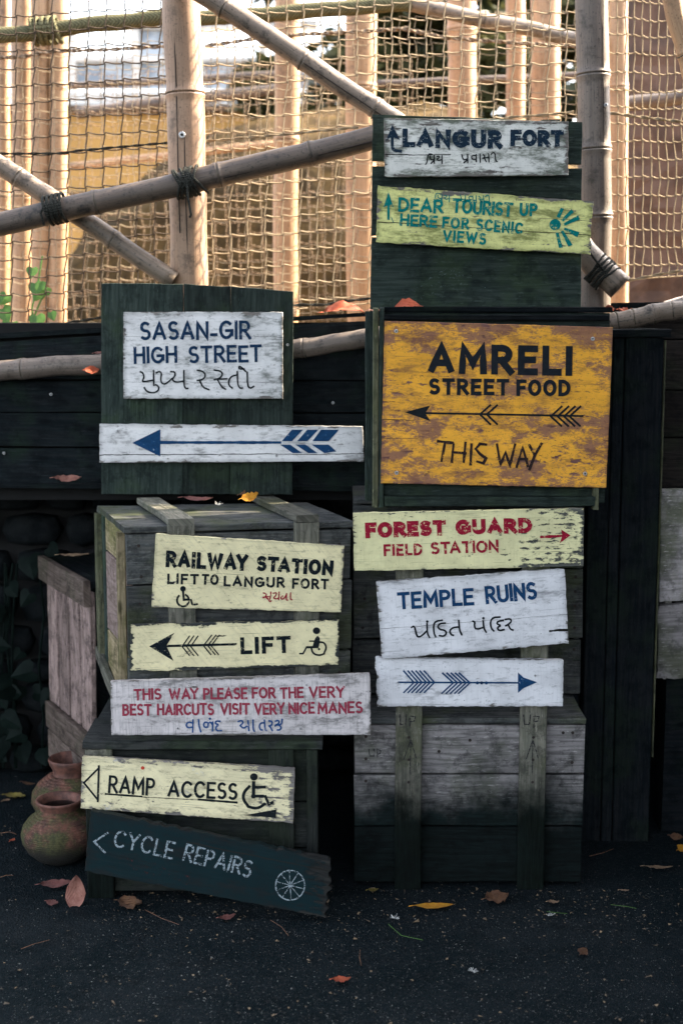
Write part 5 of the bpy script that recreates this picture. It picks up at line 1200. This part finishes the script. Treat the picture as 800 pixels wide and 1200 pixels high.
# feather scraps: two tiny white tufts
for k, (x, y, lab) in enumerate(((553, 1140, 'small white fluffy tuft on the asphalt at lower centre right'), (645, 1075, 'small white tuft below the right batten'), (462, 1078, 'faint white tuft below the left batten'), (256, 592, 'tiny white scrap on the large crate'))):
    mb = MB(); rn = random.Random(k); c0 = g(x, y, .004) if y > 700 else at(x, y, 3.82)
    for q in range(26):
        d = Vector((rn.gauss(0, 1), rn.gauss(0, 1), abs(rn.gauss(0, .6)))).normalized()*rn.uniform(.004, .014); e_ = Vector((rn.gauss(0, 1), rn.gauss(0, 1), rn.gauss(0, 1))).normalized()*.0012
        mb.add([c0, c0+d+e_, c0+d-e_], [(0, 1, 2)])
    tag(mb.build('white_tuft', mat_flat('downy_white', (.5, .5, .48), None, 9, .9, 0)), lab, 'tuft', 'white scraps')
# grit scattered on the asphalt
M['grit'] = leafmat('pale_grit', (.015, .017, .018), (.22, .22, .2), .8); M['gritd'] = leafmat('brown_litter', (.05, .04, .03), (.2, .14, .08), .8)
for nm, cnt, smin, smax, m, lab in (('grit', 11000, .0006, .0020, 'grit', 'fine pale grit strewn over the asphalt'), ('leaf_litter', 700, .002, .006, 'gritd', 'tiny brown leaf crumbs and bark bits on the asphalt')):
    mb = MB(); rn = random.Random(3)
    for k in range(cnt):
        px, py = rn.uniform(-10, 810), 1010+190*rn.random()**.7+rn.uniform(0, 6)
        if px < 60 and rn.random() < .3: py = rn.uniform(900, 1010)
        elif rn.random() < (.5 if nm == 'leaf_litter' else .12): px, py = rn.uniform(120, 800), 1042+abs(rn.gauss(0, 14))+(25 if px < 390 else 0)
        c0 = ground_at(px, py); s_ = rn.uniform(smin, smax)*(1 if rn.random() < .9 else 1.8)
        v = [c0+Vector((rn.uniform(-1, 1)*s_, rn.uniform(-1, 1)*s_, rn.uniform(.1, .9)*s_)) for _ in range(4)]
        mb.add(v, [(0, 1, 2), (0, 2, 3), (0, 3, 1), (1, 3, 2)])
    o = mb.build(nm, M[m]); tag(o, lab, nm.replace('_', ' '), kind='stuff')
# litter on the crate top and wall ledge
mb = MB(); rn = random.Random(8)
for k in range(60):
    c0 = at(rn.uniform(160, 400), rn.uniform(590, 606), 3.75); c0.z = zt_+.004; s_ = rn.uniform(.001, .003)
    mb.add([c0+Vector((rn.uniform(-1, 1)*s_, rn.uniform(-1, 1)*s_, rn.uniform(0, 1)*s_)) for _ in range(4)], [(0, 1, 2), (0, 2, 3), (0, 3, 1), (1, 3, 2)])
tag(mb.build('crate_litter', M['gritd']), 'tiny bark crumbs on the top of the large left crate', 'litter', kind='stuff')

# ------------------------------------------------------------------ ivy on the rubble and green creeper at the left
def heartleaf(parent, c, s_, yaw, pitch, mat):
    out = [(0, 0), (.28, .18), (.5, .05), (.52, -.25), (.3, -.62), (0, -1), (-.3, -.62), (-.52, -.25), (-.5, .05), (-.28, .18)]
    m = Matrix.Rotation(yaw, 3, 'Y') @ Matrix.Rotation(pitch, 3, 'X'); vs = [Vector(c)+m @ Vector((0, -.03*s_, -.35*s_))]
    vs += [Vector(c)+m @ Vector((x*s_, abs(x)*.25*s_, z_*s_)) for x, z_ in out]
    mb = MB(); mb.add(vs, [(0, 1+(k+1) % 10, 1+k) for k in range(10)]); return mb.build('leaf', mat, parent, smooth=False)
iv = empty('ivy', (-1.3, 4.42, .1), 'dark ivy with heart-shaped leaves on the rubble wall at far left', 'ivy')
rn = random.Random(12)
for k in range(34):
    x = rn.uniform(-30, 62); y = rn.uniform(640, 900); heartleaf(iv, at(x, y, rn.uniform(4.36, 4.47)), rn.uniform(.04, .085), rn.uniform(-1.6, 1.6), rn.uniform(-1.1, .3), LM['ivy'])
for k in range(5):
    x = rn.uniform(-10, 50); mb = MB(); tube(mb, [at(x+rn.uniform(-8, 8), 900-60*q, 4.45) for q in range(5)], .004, 5); mb.build('vine_stem', LM['ivy'], iv)
cr = empty('creeper', at(20, 395, 4.4), 'fresh green creeper growing up behind the left net', 'creeper')
for (sx_, pts) in enumerate((((41, 400), (38, 360), (45, 330), (50, 300)), ((12, 402), (10, 370), (2, 345)), ((40, 372), (48, 352), (58, 340)))):
    mb = MB(); tube(mb, [at(x, y, 4.42) for x, y in pts], .003, 5); mb.build('vine_stem', LM['green'], cr)
for (x, y, s_, a) in ((38, 320, .035, .1), (41, 338, .045, -.2), (45, 350, .03, .5), (55, 342, .045, .9), (43, 376, .05, -.1), (13, 384, .055, .2), (3, 368, .05, -.5), (8, 352, .04, .6), (25, 396, .04, .9), (60, 372, .03, -.4), (70, 392, .03, .3), (48, 398, .035, 0)):
    heartleaf(cr, at(x, y-6, 4.40), s_, a, -.3, LM['green'])

# ------------------------------------------------------------------ outside the frame: unseen hut and roof, added to block sun and skylight
HR = empty('added_sunblock_hut', (2.6, 1.8, 0), 'unseen dark timber hut added just right of the view to block the sun', 'hut')
HF = Frame((1.85, -1.0, 0), (1, 0, 0), (0, 1, 0))
box(HR, 'wall', HF, (0, .08), (0, 5.5), (0, 2.9), 'y', M['dark'], 0, .002, 1)
box(HR, 'wall', HF, (.081, 2.2), (5.42, 5.5), (0, 2.9), 'x', M['dark'], 0, .002, 1)
box(HR, 'roof', HF, (-.1, 2.4), (-.2, 5.55), (2.902, 2.98), 'y', M['dark'], 0, .002, 1)
PR = empty('added_skyblock_roof', (0, 2, 2.7), 'unseen dark boarded roof added overhead to cut the skylight', 'roof')
for k in range(10):
    box(PR, 'skyblock_board', Frame((-3+.48*k, .6, 3.02), (1, 0, 0), (0, 1, 0)), (0, .47), (0, 2.3), (0, .025), 'y', M['dark'], 0, .002, 1)
for y in (.8, 2.7): box(PR, 'skyblock_beam', Frame((-3, y, 2.92), (1, 0, 0), (0, 1, 0)), (0, 4.82), (0, .08), (0, .098), 'x', M['dark'], 0, .002, 1)
